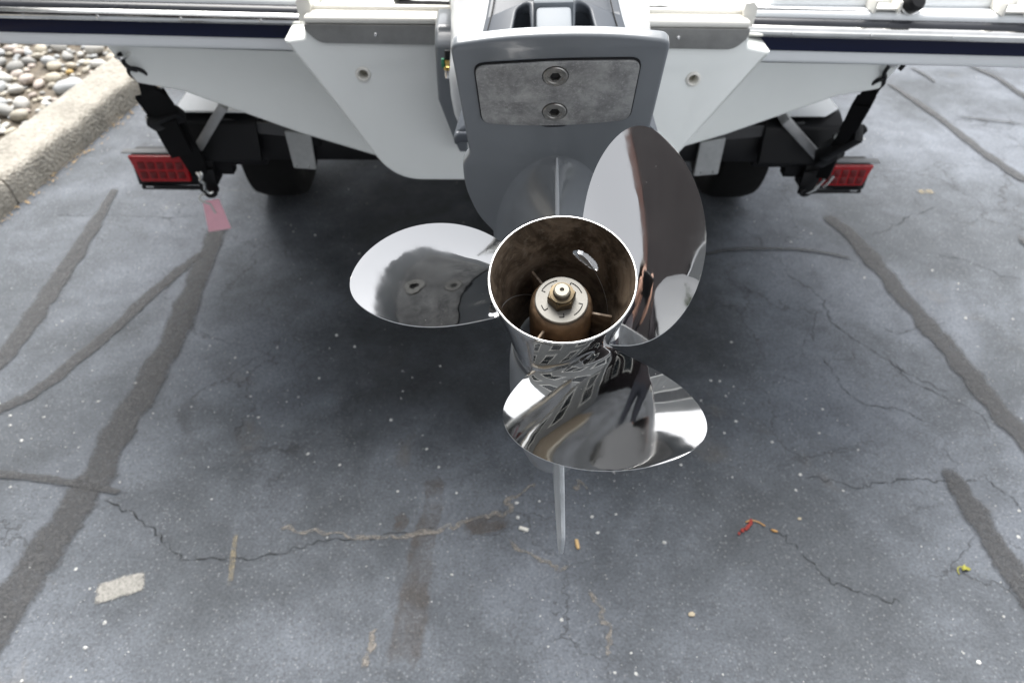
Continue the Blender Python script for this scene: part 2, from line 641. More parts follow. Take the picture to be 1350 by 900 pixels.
def lathe_bm(profile, seg=48, axis_fn=None, close=False):
    """profile: (radius, height) pairs about local Z"""
    bm = bmesh.new()
    rings = []
    for r, z in profile:
        if r < 1e-6:
            rings.append([bm.verts.new((0, 0, z))])
        else:
            rings.append([bm.verts.new((r * math.cos(2 * math.pi * k / seg), r * math.sin(2 * math.pi * k / seg), z)) for k in range(seg)])
    pairs = list(zip(rings, rings[1:])) + ([(rings[-1], rings[0])] if close else [])
    for A, B in pairs:
        for k in range(seg):
            if len(A) == 1 and len(B) == 1:
                continue
            if len(A) == 1:
                bm.faces.new((A[0], B[(k + 1) % seg], B[k]))
            elif len(B) == 1:
                bm.faces.new((A[k], A[(k + 1) % seg], B[0]))
            else:
                bm.faces.new((A[k], A[(k + 1) % seg], B[(k + 1) % seg], B[k]))
    bmesh.ops.recalc_face_normals(bm, faces=bm.faces)
    return bm


def xform(bm, mtx):
    bmesh.ops.transform(bm, matrix=mtx, verts=bm.verts)
    return bm


def rounded(pts, rad, seg=6):
    """round the corners of a 2D polygon; rad may be one per corner"""
    out = []
    N = len(pts)
    for i in range(N):
        p0, p1, p2 = Vector(pts[i - 1]), Vector(pts[i]), Vector(pts[(i + 1) % N])
        r = rad[i] if isinstance(rad, (list, tuple)) else rad
        a, b = (p0 - p1), (p2 - p1)
        r = min(r, a.length * 0.48, b.length * 0.48)
        if r < 1e-6:
            out.append(tuple(p1))
            continue
        s, e = p1 + a.normalized() * r, p1 + b.normalized() * r
        for k in range(seg + 1):
            t = k / seg
            q = s * (1 - t) ** 2 + p1 * 2 * t * (1 - t) + e * t * t
            out.append(tuple(q))
    return out


def plate(name, outer, holes, thick, bevel, fn, material, parent=None, angle=40, bres=2):
    """flat plate with real holes from 2D outlines; fn maps (u, v, w) to space, w runs over +-thick/2"""
    cu = bpy.data.curves.new('tmp', 'CURVE')
    cu.dimensions = '2D'
    cu.fill_mode = 'BOTH'
    cu.extrude = max(thick / 2 - bevel, 1e-5)
    cu.bevel_depth = bevel
    cu.bevel_resolution = bres
    cu.offset = -bevel
    for poly in [outer] + list(holes):
        sp = cu.splines.new('POLY')
        sp.points.add(len(poly) - 1)
        for pt, q in zip(sp.points, poly):
            pt.co = (q[0], q[1], 0, 1)
        sp.use_cyclic_u = True
    o = bpy.data.objects.new('tmp', cu)
    COL.objects.link(o)
    dg = bpy.context.evaluated_depsgraph_get()
    me = bpy.data.meshes.new_from_object(o.evaluated_get(dg))
    bpy.data.objects.remove(o)
    bpy.data.curves.remove(cu)
    me.name = name
    bm = bmesh.new()
    bm.from_mesh(me)
    bmesh.ops.remove_doubles(bm, verts=bm.verts, dist=1e-5)
    o_ = off(parent)
    for v in bm.verts:
        v.co = Vector(fn(*v.co)) + o_
    bmesh.ops.recalc_face_normals(bm, faces=bm.faces)
    bm.to_mesh(me)
    bm.free()
    me.materials.clear()
    return link(name, me, material, parent, True, angle)


def sweep_x(name, prof, path, material, parent=None, smooth=True, angle=40, closed=True):
    """sweep a (out, z) profile along a plan path of (x, y); out is measured along the path's right-hand normal"""
    P = [Vector((p[0], p[1], 0)) for p in path]
    n = len(P)
    bm = bmesh.new()
    rings = []
    for i, p in enumerate(P):
        t = (P[min(i + 1, n - 1)] - P[max(i - 1, 0)]).normalized()
        nr = Vector((t.y, -t.x, 0))
        rings.append([bm.verts.new(p + nr * a + Vector((0, 0, z))) for a, z in prof])
    k = len(prof)
    for i in range(n - 1):
        for j in range(k if closed else k - 1):
            bm.faces.new((rings[i][j], rings[i][(j + 1) % k], rings[i + 1][(j + 1) % k], rings[i + 1][j]))
    if closed:
        bm.faces.new(rings[0][::-1])
        bm.faces.new(rings[-1])
    bmesh.ops.recalc_face_normals(bm, faces=bm.faces)
    return from_bms(name, [bm], material, parent, smooth, angle)


def frame_m(origin, x, y, z):
    mm = Matrix((Vector(x), Vector(y), Vector(z))).transposed().to_4x4()
    mm.translation = origin
    return mm


def align_z(origin, direction):
    q = Vector(direction).to_track_quat('Z', 'Y')
    return Matrix.Translation(Vector(origin)) @ q.to_matrix().to_4x4()


# ================================================================== SETTING
def top_of(o):
    while o.parent is not None:
        o = o.parent
    return o


# ---- asphalt
g = mesh_from('asphalt_ground', [(-150, -150, 0), (150, -150, 0), (150, 150, 0), (-150, 150, 0)], [(0, 1, 2, 3)])
ground = link('asphalt_ground', g, M_ASPH)
tag(ground, 'weathered blue grey asphalt of the parking area', kind='structure')


def ribbon(name, path, material, z, jit=0.12, step=0.012, parent=ground, seed=0, square=False):
    """worn strip lying on the asphalt; path is (x, y, width)"""
    rnd = random.Random(seed)
    pts = smooth_path([Vector(p) for p in path], 10)
    # resample
    out = [pts[0]]
    for p in pts[1:]:
        d = (Vector(p[:2]) - Vector(out[-1][:2])).length
        if d >= step:
            out.append(p)
    pts = out
    n = len(pts)
    verts, faces, edge = [], [], []
    prof = (-0.5, -0.42, -0.30, 0.0, 0.30, 0.42, 0.5)
    ev = (0.0, 0.55, 1.0, 1.0, 1.0, 0.55, 0.0)
    ph = rnd.uniform(0, 100)
    for i, p in enumerate(pts):
        a, b = pts[max(i - 1, 0)], pts[min(i + 1, n - 1)]
        t = Vector((b[0] - a[0], b[1] - a[1])).normalized()
        nr = Vector((-t.y, t.x))
        end = min(1.0, i / 3, (n - 1 - i) / 3)
        for j, s in enumerate(prof):
            w = p[2] * (1 + jit * noise.noise((i * 0.35, ph + (0 if s < 0 else 30), 0)) * 2)
            q = Vector((p[0], p[1])) + nr * (s * w * (1 if square else 0.55 + 0.45 * end))
            verts.append((q.x, q.y, z))
            edge.append(ev[j] * (max(end, 0.0) if not square else (0.3 if end == 0 else 1)))
    for i in range(n - 1):
        for j in range(6):
            k = i * 7 + j
            faces.append((k, k + 7, k + 8, k + 1))
    me = bpy.data.meshes.new(name)
    me.from_pydata(verts, [], faces)
    at = me.attributes.new('edge', 'FLOAT', 'POINT')
    at.data.foreach_set('value', edge)
    return link(name, me, material, parent)


STRIPS = {
    'a': [(-0.937, 2.151, 0.059), (-0.938, 2.089, 0.067), (-0.934, 1.869, 0.072), (-0.928, 1.643, 0.077), (-0.934, 1.461, 0.082), (-0.949, 1.302, 0.085), (-0.962, 1.138, 0.089), (-0.982, 0.994, 0.09), (-1.003, 0.875, 0.092), (-1.022, 0.753, 0.092), (-1.039, 0.645, 0.09)],
    'b': [(-0.947, 2.006, 0.033), (-0.994, 1.907, 0.041), (-1.028, 1.832, 0.044), (-1.09, 1.659, 0.046), (-1.155, 1.506, 0.047), (-1.207, 1.394, 0.049), (-1.271, 1.33, 0.051), (-1.338, 1.244, 0.053)],
    'c': [(-1.354, 2.391, 0.026), (-1.349, 2.268, 0.038), (-1.34, 2.046, 0.061), (-1.34, 1.814, 0.065), (-1.339, 1.612, 0.065), (-1.358, 1.436, 0.065)],
    'd': [(-1.255, 1.145, 0.055), (-1.179, 1.129, 0.054), (-1.071, 1.113, 0.051), (-0.962, 1.091, 0.047), (-0.87, 1.069, 0.033)],
    'e': [(1.078, 2.219, 0.042), (1.094, 2.196, 0.058), (1.127, 2.118, 0.067), (1.152, 1.947, 0.069), (1.175, 1.767, 0.069), (1.198, 1.609, 0.07), (1.217, 1.463, 0.071), (1.23, 1.322, 0.072), (1.249, 1.207, 0.072), (1.265, 1.069, 0.072)],
    'f': [(1.012, 1.134, 0.033), (1.016, 1.083, 0.054), (1.022, 0.978, 0.065), (1.036, 0.81, 0.067), (1.047, 0.687, 0.066)],
    'g': [(0.548, 1.959, 0.024), (0.613, 1.979, 0.034), (0.704, 2.004, 0.037), (0.805, 2.013, 0.037), (0.927, 2.009, 0.035), (1.019, 1.988, 0.03), (1.104, 1.951, 0.02)],
    'h': [(1.728, 3.319, 0.021), (1.763, 3.192, 0.031), (1.807, 3.021, 0.04), (1.842, 2.784, 0.047), (1.874, 2.6, 0.048), (1.923, 2.416, 0.051)],
    'i': [(1.883, 2.973, 0.013), (1.984, 2.946, 0.016), (2.182, 2.894, 0.019)],
    'j': [(2.193, 3.525, 0.022), (2.266, 3.38, 0.032), (2.288, 3.249, 0.039), (2.308, 3.095, 0.041)],
    'k': [(1.904, 3.492, 0.015), (1.94, 3.406, 0.022), (1.963, 3.283, 0.011)],
    'l': [(1.698, 2.106, 0.021), (1.702, 2.032, 0.036), (1.707, 1.948, 0.04)],
}
CRACKS = {
    'a': [(0.667, 1.102), (0.7, 1.093), (0.781, 1.07), (0.849, 1.082), (0.915, 1.09), (1.0, 1.081), (1.095, 1.088)],
    'b': [(0.596, 0.9), (0.618, 0.869), (0.644, 0.824), (0.685, 0.807), (0.725, 0.789), (0.784, 0.78)],
    'c': [(0.854, 1.887), (0.924, 1.775), (0.928, 1.732), (0.917, 1.653), (0.965, 1.571), (1.021, 1.494), (1.088, 1.406), (1.154, 1.363)],
    'd': [(-0.934, 1.053), (-0.876, 1.036), (-0.812, 0.992), (-0.757, 0.944), (-0.707, 0.906), (-0.628, 0.902), (-0.566, 0.904), (-0.505, 0.916), (-0.415, 0.944), (-0.271, 0.954), (-0.158, 0.975)],
    'e': [(-1.517, 2.189), (-1.461, 2.203), (-1.302, 2.203), (-1.149, 2.19), (-0.99, 2.196)],
    'f': [(1.032, 1.19), (1.042, 1.15), (1.039, 1.116)],
    'g': [(1.192, 2.087), (1.291, 2.141), (1.385, 2.211), (1.524, 2.285)],
    'h': [(1.039, 1.652), (1.086, 1.603), (1.177, 1.635), (1.284, 1.651)],
    'i': [(1.09, 1.115), (1.107, 1.071), (1.126, 1.028), (1.134, 0.976)],
    'j': [(1.031, 1.493), (1.043, 1.42), (1.11, 1.364), (1.178, 1.296), (1.179, 1.22)],
    'k': [(0.534, 0.974), (0.568, 0.944), (0.603, 0.897)],
    'l': [(1.366, 1.989), (1.471, 1.948), (1.529, 1.868), (1.616, 1.849)],
    'm': [(0.848, 1.51), (0.859, 1.393), (0.895, 1.325), (0.988, 1.311), (1.043, 1.259)],
}
WHITE_CRACKS = {
    'a': [(-0.525, 0.974), (-0.467, 0.97), (-0.384, 0.955), (-0.302, 0.943), (-0.206, 0.964), (-0.141, 0.975), (-0.075, 0.998), (-0.028, 1.009), (-0.021, 1.042), (0.011, 1.066), (0.068, 1.104)],
    'b': [(-0.03, 0.939), (0.004, 0.905), (0.051, 0.883), (0.074, 0.865), (0.122, 0.867)],
    'c': [(0.122, 0.824), (0.152, 0.782), (0.162, 0.741), (0.166, 0.703), (0.163, 0.651)],
    'd': [(-0.283, 0.757), (-0.295, 0.726), (-0.296, 0.681), (-0.293, 0.645)],
    'e': [(0.114, 1.061), (0.137, 1.091), (0.18, 1.039)],
}
for i, (k, path) in enumerate(STRIPS.items()):
    # widths were read across the view; turn them into true widths
    pp = []
    for j, p in enumerate(path):
        a, b = path[max(j - 1, 0)], path[min(j + 1, len(path) - 1)]
        t = Vector((b[0] - a[0], b[1] - a[1])).normalized()
        pp.append((p[0], p[1], max(p[2] * max(abs(t.y), 0.45), 0.012) * 1.12))
    ribbon('sealed_seam', pp, M_TAR, 0.0030 + 0.0004 * i, jit=0.2, step=0.008, seed=i)
for i, (k, path) in enumerate(CRACKS.items()):
    rnd = random.Random(i)
    fine = []
    for a, b in zip(path, path[1:]):
        for s in range(7):
            t = s / 7
            fine.append((a[0] + (b[0] - a[0]) * t + rnd.uniform(-0.007, 0.007), a[1] + (b[1] - a[1]) * t + rnd.uniform(-0.007, 0.007), rnd.uniform(0.0018, 0.0060)))
    ribbon('open_crack', fine, M_CRK, 0.0018, jit=0.3, step=0.006, seed=50 + i)
for i, (k, path) in enumerate(WHITE_CRACKS.items()):
    rnd = random.Random(i + 90)
    fine = []
    for a, b in zip(path, path[1:]):
        for s in range(4):
            t = s / 4
            fine.append((a[0] + (b[0] - a[0]) * t + rnd.uniform(-0.008, 0.008), a[1] + (b[1] - a[1]) * t + rnd.uniform(-0.008, 0.008), rnd.uniform(0.006, 0.020)))
    ribbon('chalky_crack', fine, M_CHALK, 0.0022, jit=0.4, step=0.006, seed=90 + i)

# worn paint and stains
o = ribbon('paint_patch', [(-0.853, 0.826, 0.050), (-0.83, 0.832, 0.052), (-0.80, 0.842, 0.050), (-0.765, 0.852, 0.046)], M_PAINT, 0.0026, jit=0.10, seed=300, square=True)
ribbon('faded_mark', [(-0.628, 0.792, 0.016), (-0.605, 0.796, 0.02), (-0.585, 0.800, 0.018)], M_OCHRE, 0.0026, seed=301)
ribbon('faded_mark', [(-0.592, 0.812, 0.012), (-0.596, 0.87, 0.016), (-0.606, 0.94, 0.014), (-0.612, 1.0, 0.010)], M_OCHRE, 0.0027, seed=302)
ribbon('faded_mark', [(-0.995, 1.09, 0.02), (-0.965, 1.11, 0.025), (-0.93, 1.12, 0.02)], M_OCHRE, 0.0074, seed=303)
ribbon('faded_mark', [(-1.02, 0.92, 0.02), (-1.0, 0.94, 0.03), (-0.98, 0.96, 0.02)], M_OCHRE, 0.0074, seed=304)
ribbon('faded_mark', [(1.45, 2.36, 0.03), (1.51, 2.37, 0.04), (1.57, 2.36, 0.03)], M_OCHRE, 0.0026, seed=305)
ribbon('faded_mark', [(1.90, 2.42, 0.03), (1.96, 2.43, 0.05), (2.02, 2.42, 0.03)], M_OCHRE, 0.0026, seed=306)
ribbon('brown_stain', [(-0.20, 1.14, 0.06), (-0.19, 1.05, 0.06), (-0.205, 0.95, 0.07), (-0.22, 0.80, 0.085), (-0.235, 0.62, 0.09)], M_RUST, 0.0014, seed=307)
ribbon('brown_stain', [(-0.16, 0.965, 0.05), (-0.08, 0.98, 0.07), (-0.02, 0.995, 0.06), (0.01, 1.0, 0.04)], M_RUST, 0.0016, seed=308)
ribbon('brown_stain', [(-0.30, 1.03, 0.03), (-0.255, 0.99, 0.04), (-0.29, 0.955, 0.03)], M_RUST, 0.0012, seed=309)

# dark stain under and astern of the boat, with the boat's shade painted in
SHADE_STAIN = [(-0.66, 2.16), (-0.60, 1.76), (-0.66, 1.43), (-0.57, 1.22), (-0.41, 1.09), (-0.20, 1.05), (0.03, 1.09), (0.32, 1.08), (0.48, 1.15), (0.58, 1.27), (0.72, 1.55), (0.76, 1.85), (0.78, 2.15), (0.6, 2.9), (0.0, 3.2), (-0.5, 2.9)]
pts = smooth_path([(x, y, 0) for x, y in SHADE_STAIN], 5, True)
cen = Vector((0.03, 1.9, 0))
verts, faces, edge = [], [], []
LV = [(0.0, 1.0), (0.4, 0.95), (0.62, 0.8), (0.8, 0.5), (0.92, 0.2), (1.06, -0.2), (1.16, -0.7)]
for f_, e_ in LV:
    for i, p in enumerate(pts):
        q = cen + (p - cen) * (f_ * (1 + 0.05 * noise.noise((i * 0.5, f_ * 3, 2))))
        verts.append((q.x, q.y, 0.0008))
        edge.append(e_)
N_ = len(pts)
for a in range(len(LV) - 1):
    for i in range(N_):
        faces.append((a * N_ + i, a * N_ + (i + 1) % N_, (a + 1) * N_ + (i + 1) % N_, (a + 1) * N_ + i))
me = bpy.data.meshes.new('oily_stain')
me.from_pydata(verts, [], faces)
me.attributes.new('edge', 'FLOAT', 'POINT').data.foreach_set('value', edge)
link('oily_stain', me, M_SHADE_STAIN, ground)

# ---- loose pale grit
rnd = random.Random(11)
verts, faces = [], []
for i in range(4200):
    y = 0.55 + 3.2 * rnd.random() ** 1.6
    x = rnd.uniform(-1.0, 1.0) * (0.8 + 0.75 * y)
    if noise.noise((x * 2.2, y * 2.2, 3.3)) + rnd.uniform(-0.35, 0.35) < 0.12:
        continue
    if x < -1.66 + 0.175 * (y - 2.166):
        continue
    s = 0.0011 + 0.0040 * rnd.random() ** 6
    h = s * rnd.uniform(0.4, 0.9)
    k = len(verts)
    a0 = rnd.uniform(0, 6.28)
    for j in range(5):
        a = a0 + j * 1.2566
        r_ = s * rnd.uniform(0.7, 1.25)
        verts.append((x + r_ * math.cos(a), y + r_ * math.sin(a), 0.001))
    verts.append((x + rnd.uniform(-.3, .3) * s, y + rnd.uniform(-.3, .3) * s, 0.002 + h))
    for j in range(5):
        faces.append((k + j, k + (j + 1) % 5, k + 5))
grit = link('grit', mesh_from('grit', verts, faces), M_GRIT)
tag(grit, 'pale grit and tiny chips scattered over the asphalt', kind='stuff')

# ---- kerb
KD = Vector((0.175, 0.984, 0)).normalized()
KN = Vector((-KD.y, KD.x, 0))          # towards the stones
KA = Vector((-1.652, 2.166, 0))
kerb = empty('kerb')
tag(kerb, 'tan exposed aggregate concrete kerb beside the stone bed', kind='structure')


def kerb_block(s0, s1, seed):
    prof = [(0.0, -0.02), (0.004, 0.03), (0.010, 0.075), (0.015, 0.090), (0.024, 0.098), (0.045, 0.101), (0.10, 0.102), (0.15, 0.101), (0.185, 0.099), (0.196, 0.092), (0.20, 0.075), (0.20, -0.02)]
    n = int((s1 - s0) / 0.02)
    verts, faces = [], []
    for i in range(n + 1):
        s = s0 + (s1 - s0) * i / n
        e = min(i, n - i)
        for a, z in prof:
            p = KA + KD * s + KN * a
            nv = Vector((noise.noise(p * 9 + Vector((seed, 0, z * 9))), noise.noise(p * 9 + Vector((0, seed + 5, z * 9))), noise.noise(p * 11 + Vector((3, 0, seed)))))
            nv2 = noise.noise(p * 40 + Vector((0, 0, z * 40)))
            q = p + Vector((0, 0, z)) + nv * 0.006 + KN * nv2 * 0.003
            if e == 0 and z > 0.05:
                q += Vector((0, 0, -0.006))
            verts.append(q)
    k = len(prof)
    for i in range(n):
        for j in range(k - 1):
            faces.append((i * k + j, i * k + j + 1, (i + 1) * k + j + 1, (i + 1) * k + j))
    faces.append(tuple(range(k)))
    faces.append(tuple(n * k + j for j in range(k))[::-1])
    o = link('kerb_block', mesh_from('kerb_block', verts, faces), M_KERB, kerb, True, 60)
    return o


for i in range(-2, 4):
    kerb_block(0.10 + 1.8 * i + 0.004, 0.10 + 1.8 * (i + 1) - 0.004, i * 3.1)

# ---- stone bed
bed_pts = [KA + KD * -4 + KN * 0.19, KA + KD * 7 + KN * 0.19, KA + KD * 7 + KN * 5, KA + KD * -4 + KN * 5]
bed = link('stone_bed', mesh_from('stone_bed', [(p.x, p.y, 0.055) for p in bed_pts], [(0, 1, 2, 3)]), M_SOIL)
tag(bed, 'soil bed of rounded river stones behind the kerb', kind='structure')
variants = []
for vi in range(12):
    bm = bmesh.new()
    bmesh.ops.create_icosphere(bm, subdivisions=2, radius=1.0)
    sx, sy, sz = random.uniform(0.95, 1.45), random.uniform(0.75, 1.0), random.uniform(0.5, 0.72)
    for v in bm.verts:
        nn = v.co.normalized()
        f_ = 1 + 0.20 * noise.noise(nn * 1.3 + Vector((vi * 7, 0, 0))) + 0.07 * noise.noise(nn * 3.1 + Vector((0, vi * 5, 0)))
        v.co = Vector((nn.x * sx, nn.y * sy, nn.z * sz)) * f_
    me = bpy.data.meshes.new('stone')
    bm.to_mesh(me)
    bm.free()
    for pl in me.polygons:
        pl.use_smooth = True
    me.materials.append(M_STONE)
    variants.append(me)
rnd = random.Random(5)
placed = []


def try_stone(r, tries, zone, fill=0.70):
    for _ in range(tries):
        s = rnd.uniform(*zone[0])
        a = rnd.uniform(*zone[1])
        ok = True
        for (s2, a2, r2) in placed:
            if abs(s - s2) < 0.25 and (s - s2) ** 2 + (a - a2) ** 2 < ((r + r2) * fill) ** 2:
                ok = False
                break
        if ok:
            placed.append((s, a, r))
            return (s, a, r)
    return None


near = ((-0.15, 1.55), (0.235, 1.05))
singles = []
for r in [0.047] * 22 + [0.036] * 70 + [0.026] * 100 + [0.018] * 105:
    st = try_stone(r * rnd.uniform(0.85, 1.15), 120, near)
    if st:
        singles.append(st)
for s, a, r in singles:
    p = KA + KD * s + KN * a
    o = bpy.data.objects.new('stone', rnd.choice(variants))
    COL.objects.link(o)
    o.parent = bed
    o.location = (p.x, p.y, 0.055 + r * rnd.uniform(0.30, 0.62))
    o.rotation_euler = (rnd.uniform(-0.35, 0.35), rnd.uniform(-0.35, 0.35), rnd.uniform(0, 6.28))
    sc = r * rnd.uniform(0.92, 1.08)
    o.scale = (sc, sc, sc)


def stone_mass(name, zones, label):
    verts, faces, tone = [], [], []
    for (zs, za, r, cnt) in zones:
        for _ in range(cnt):
            st = try_stone(r * rnd.uniform(0.8, 1.2), 12, (zs, za))
            if not st:
                continue
            s, a, r_ = st
            p = KA + KD * s + KN * a
            me = rnd.choice(variants)
            mm = Matrix.Translation((p.x, p.y, 0.055 + r_ * rnd.uniform(0.2, 0.5))) @ Matrix.Rotation(rnd.uniform(0, 6.28), 4, 'Z') @ Matrix.Rotation(rnd.uniform(-.3, .3), 4, 'X') @ Matrix.Scale(r_, 4)
            k = len(verts)
            t_ = rnd.random()
            for v in me.vertices:
                verts.append(mm @ v.co)
                tone.append(t_)
            faces += [tuple(k + i for i in pl.vertices) for pl in me.polygons]
    me = bpy.data.meshes.new(name)
    me.from_pydata(verts, [], faces)
    at = me.attributes.new('tone', 'FLOAT', 'POINT')
    at.data.foreach_set('value', tone)
    o = link(name, me, M_STONE, bed, True)
    o['kind'] = 'stuff'
    return o


stone_mass('small_stones', [((-0.2, 1.7), (0.21, 1.3), 0.013, 500), ((-1.2, -0.15), (0.22, 1.2), 0.035, 260), ((1.55, 3.4), (0.22, 1.5), 0.036, 420), ((-0.2, 1.6), (1.05, 1.9), 0.036, 220)], None)

# ---- leaf crumbs along the foot of the kerb
rnd = random.Random(21)
verts, faces = [], []
for i in range(420):
    s = rnd.uniform(-1.2, 2.2)
    a = -abs(rnd.gauss(0, 0.018)) - 0.002
    p = KA + KD * s + KN * a
    w = rnd.uniform(0.002, 0.008)
    an = rnd.uniform(0, 6.28)
    u, v_ = Vector((math.cos(an), math.sin(an), rnd.uniform(-.2, .3))), Vector((-math.sin(an), math.cos(an), rnd.uniform(-.2, .3)))
    b = Vector((p.x, p.y, 0.004 + rnd.random() * 0.005))
    k = len(verts)
    verts += [b - u * w, b + v_ * w * 0.45, b + u * w, b - v_ * w * 0.45]
    faces.append((k, k + 1, k + 2, k + 3))
M_LITTER = mat('dry_leaf_crumbs', (0.34, 0.23, 0.10), rough=0.9, var=0.6, vscale=35)
lit = link('leaf_litter', mesh_from('leaf_litter', verts, faces), M_LITTER)
tag(lit, 'dry tan leaf crumbs gathered along the foot of the kerb', kind='stuff')


# ================================================================== OUTBOARD MOTOR (modelled in its own tilted frame: x across, y up the leg, z aft along the shaft)
motor = empty('outboard_motor')
MM = frame_m((-0.0096, 0.5111, 1.0315), (0.9977, -0.047, 0.0482), (0.0261, 0.9301, 0.3664), (-0.0621, -0.3644, 0.9292))
motor.matrix_world = MM
tag(motor, 'grey tilted outboard motor with three bladed polished steel propeller', 'outboard motor')
MI = MM.inverted()


def to_motor(bm):
    return xform(bm, MI)


# gearcase torpedo
prof = [(0.0, -0.128), (0.030, -0.128), (0.0455, -0.128), (0.0475, -0.131), (0.0500, -0.16), (0.0520, -0.22), (0.0520, -0.30), (0.048, -0.37), (0.039, -0.43), (0.024, -0.475), (0.010, -0.495), (0.0, -0.498)]
gear = from_bms('gearcase', [lathe_bm(prof, 56)], M_GREY, motor, True, 50)


def fillet(q):
    """how far the strut's surface has swept out towards the plate above it"""
    k = max(0.0, min(1.0, (0.1915 - q) / 0.075))
    return 0.055 * (1 - k ** (1 / 2.4))


verts, faces = [], []
NQ, NS = 40, 34
for i in range(NQ + 1):
    q = 0.035 + 0.1562 * (1 - (1 - i / NQ) ** 2.2)
    d = fillet(q)
    te = -0.117 + 0.16 * (q - 0.035) + 0.40 * d
    le = -0.40 + 0.2 * (q - 0.035)
    hs = 0.024
    ring = []
    for j in range(NS + 1):
        s = j / NS
        t = te + (le - te) * (s ** 1.35)
        tau = min(s / 0.55, 1)
        back = 1 if s < 0.6 else math.sqrt(max(0, 1 - ((s - 0.6) / 0.4) ** 2))
        x = hs * (0.35 * tau + 0.65 * tau * tau * (3 - 2 * tau)) * back + d * (1 - math.exp(-s / 0.16)) * (0.55 + 0.45 * back)
        ring.append((x + 0.0017 * (1 - s), q, t))
    verts += ring + [(-x, q_, t) for x, q_, t in ring[::-1]]
k = 2 * (NS + 1)
for i in range(NQ):
    for j in range(k):
        faces.append((i * k + j, i * k + (j + 1) % k, (i + 1) * k + (j + 1) % k, (i + 1) * k + j))
link('strut', mesh_from('strut', verts, faces), M_GREY, motor, True, 38)

path = []
for i in range(14):
    q = 0.05 + 0.1385 * i / 13
    path.append((0.0, q, -0.117 + 0.16 * (q - 0.035) + 0.40 * fillet(q) + 0.0012))
from_bms('trailing_edge', [tube_bm(path, [0.0023] * 12 + [0.0018, 0.0008], 10)], mat('worn_light_edge', (0.46, 0.48, 0.50), rough=0.3, coat=0.3), motor)  # bright sky line along this edge painted in as lighter grey

# skeg
sk = [(-0.135, -0.048), (-0.140, -0.10), (-0.131, -0.180), (-0.136, -0.189), (-0.215, -0.187), (-0.26, -0.165), (-0.34, -0.09), (-0.40, -0.04)]
sk = rounded(sk, [0, 0.04, 0.008, 0.01, 0.03, 0.03, 0.03, 0])


M_SKEG = mat('worn_skeg', (0.55, 0.58, 0.60), rough=0.35, metal=0.1, var=0.25, vscale=40)


def skeg_fn(u, v, w):
    taper = 0.55 + 0.45 * max(0.0, min(1.0, (v + 0.195) / 0.15))
    return (w * taper, v, u)


plate('skeg', sk, [], 0.0066, 0.0012, skeg_fn, M_SKEG, motor)

# anti-ventilation plate, underside towards the propeller
half = [(0.0, 0.0805), (0.05, 0.0785), (0.0955, 0.0715), (0.090, -0.060), (0.0895, -0.070), (0.0985, -0.085), (0.0995, -0.125), (0.089, -0.178), (0.070, -0.215), (0.045, -0.30), (0.02, -0.36), (0.0, -0.375)]
outl = half + [(-x, t) for x, t in half[-2:0:-1]]
rr = [0.03, 0.05, 0.009, 0.006, 0.006, 0.012, 0.04, 0.04, 0.05, 0.05, 0.03, 0.02]
rr = rr + rr[-2:0:-1]
avp = plate('anti_ventilation_plate', rounded(outl, rr), [], 0.0135, 0.0032, lambda u, v, w: (u, 0.1975 + w, v), M_GREY, motor, bres=4)
# anode set in the plate with a dark joint all round
an = [(-0.0755, 0.0505), (0.0, 0.0545), (0.0715, 0.0535), (0.0685, -0.020), (0.030, -0.0245), (-0.004, -0.0262), (-0.038, -0.0250), (-0.073, -0.0215)]
an_r = rounded(an, [0.010, 0.03, 0.010, 0.010, 0.02, 0.02, 0.02, 0.010])
jo = rounded([(x * 1.0 + (0.0013 if x > 0 else -0.0013), t + (0.0013 if t > 0 else -0.0013)) for x, t in an], [0.011, 0.03, 0.011, 0.011, 0.02, 0.02, 0.02, 0.011])
plate('anode_joint', jo, [], 0.002, 0.0003, lambda u, v, w: (u, 0.1901 + w, v), M_BLACK, motor)
bolt_at = [(-0.0035, 0.0375), (-0.0035, -0.0072)]


def circle(cx, cy, r, n=28):
    return [(cx + r * math.cos(2 * math.pi * i / n), cy + r * math.sin(2 * math.pi * i / n)) for i in range(n)]


anode = plate('anode', an_r, [circle(cx, cy, 0.0118) for cx, cy in bolt_at], 0.0042, 0.0007, lambda u, v, w: (u, 0.1893 + w, v), M_ANODE, motor)
for cx, cy in bolt_at:
    prof = [(0.0112, -0.001), (0.0112, 0.0018), (0.0104, 0.0026), (0.0075, 0.0026), (0.0070, 0.0020)]
    bm = lathe_bm(prof, 32)
    hexv = [(0.0052 * math.cos(math.pi / 3 * i), 0.0052 * math.sin(math.pi / 3 * i)) for i in range(6)]
    # flat ring from 0.0070 circle to hex edge, then hex pit
    b2 = bmesh.new()
    outer = [b2.verts.new((0.0070 * math.cos(2 * math.pi * i / 24), 0.0070 * math.sin(2 * math.pi * i / 24), 0.0020)) for i in range(24)]
    hx = [b2.verts.new((x, y, 0.0020)) for x, y in hexv]
    hp = [b2.verts.new((x, y, -0.004)) for x, y in hexv]
    for i in range(6):
        for j in range(4):
            b2.faces.new((outer[(i * 4 + j) % 24], outer[(i * 4 + j + 1) % 24], hx[i] if j < 2 else hx[(i + 1) % 6]))
        b2.faces.new((outer[(i * 4 + 2) % 24], hx[(i + 1) % 6], hx[i]))
        b2.faces.new((hx[i], hx[(i + 1) % 6], hp[(i + 1) % 6], hp[i]))
    b2.faces.new(hp)
    bmesh.ops.recalc_face_normals(b2, faces=b2.faces)
    mm = frame_m((cx, 0.1887, cy), (1, 0, 0), (0, 0, 1), (0, -1, 0))
    M_BOLT = mat('tarnished_bolt', (0.34, 0.33, 0.31), rough=0.35, metal=0.9, var=0.3, vscale=150)
    from_bms('bolt', [xform(bm, mm), xform(b2, mm)], M_BOLT, anode, True, 30)
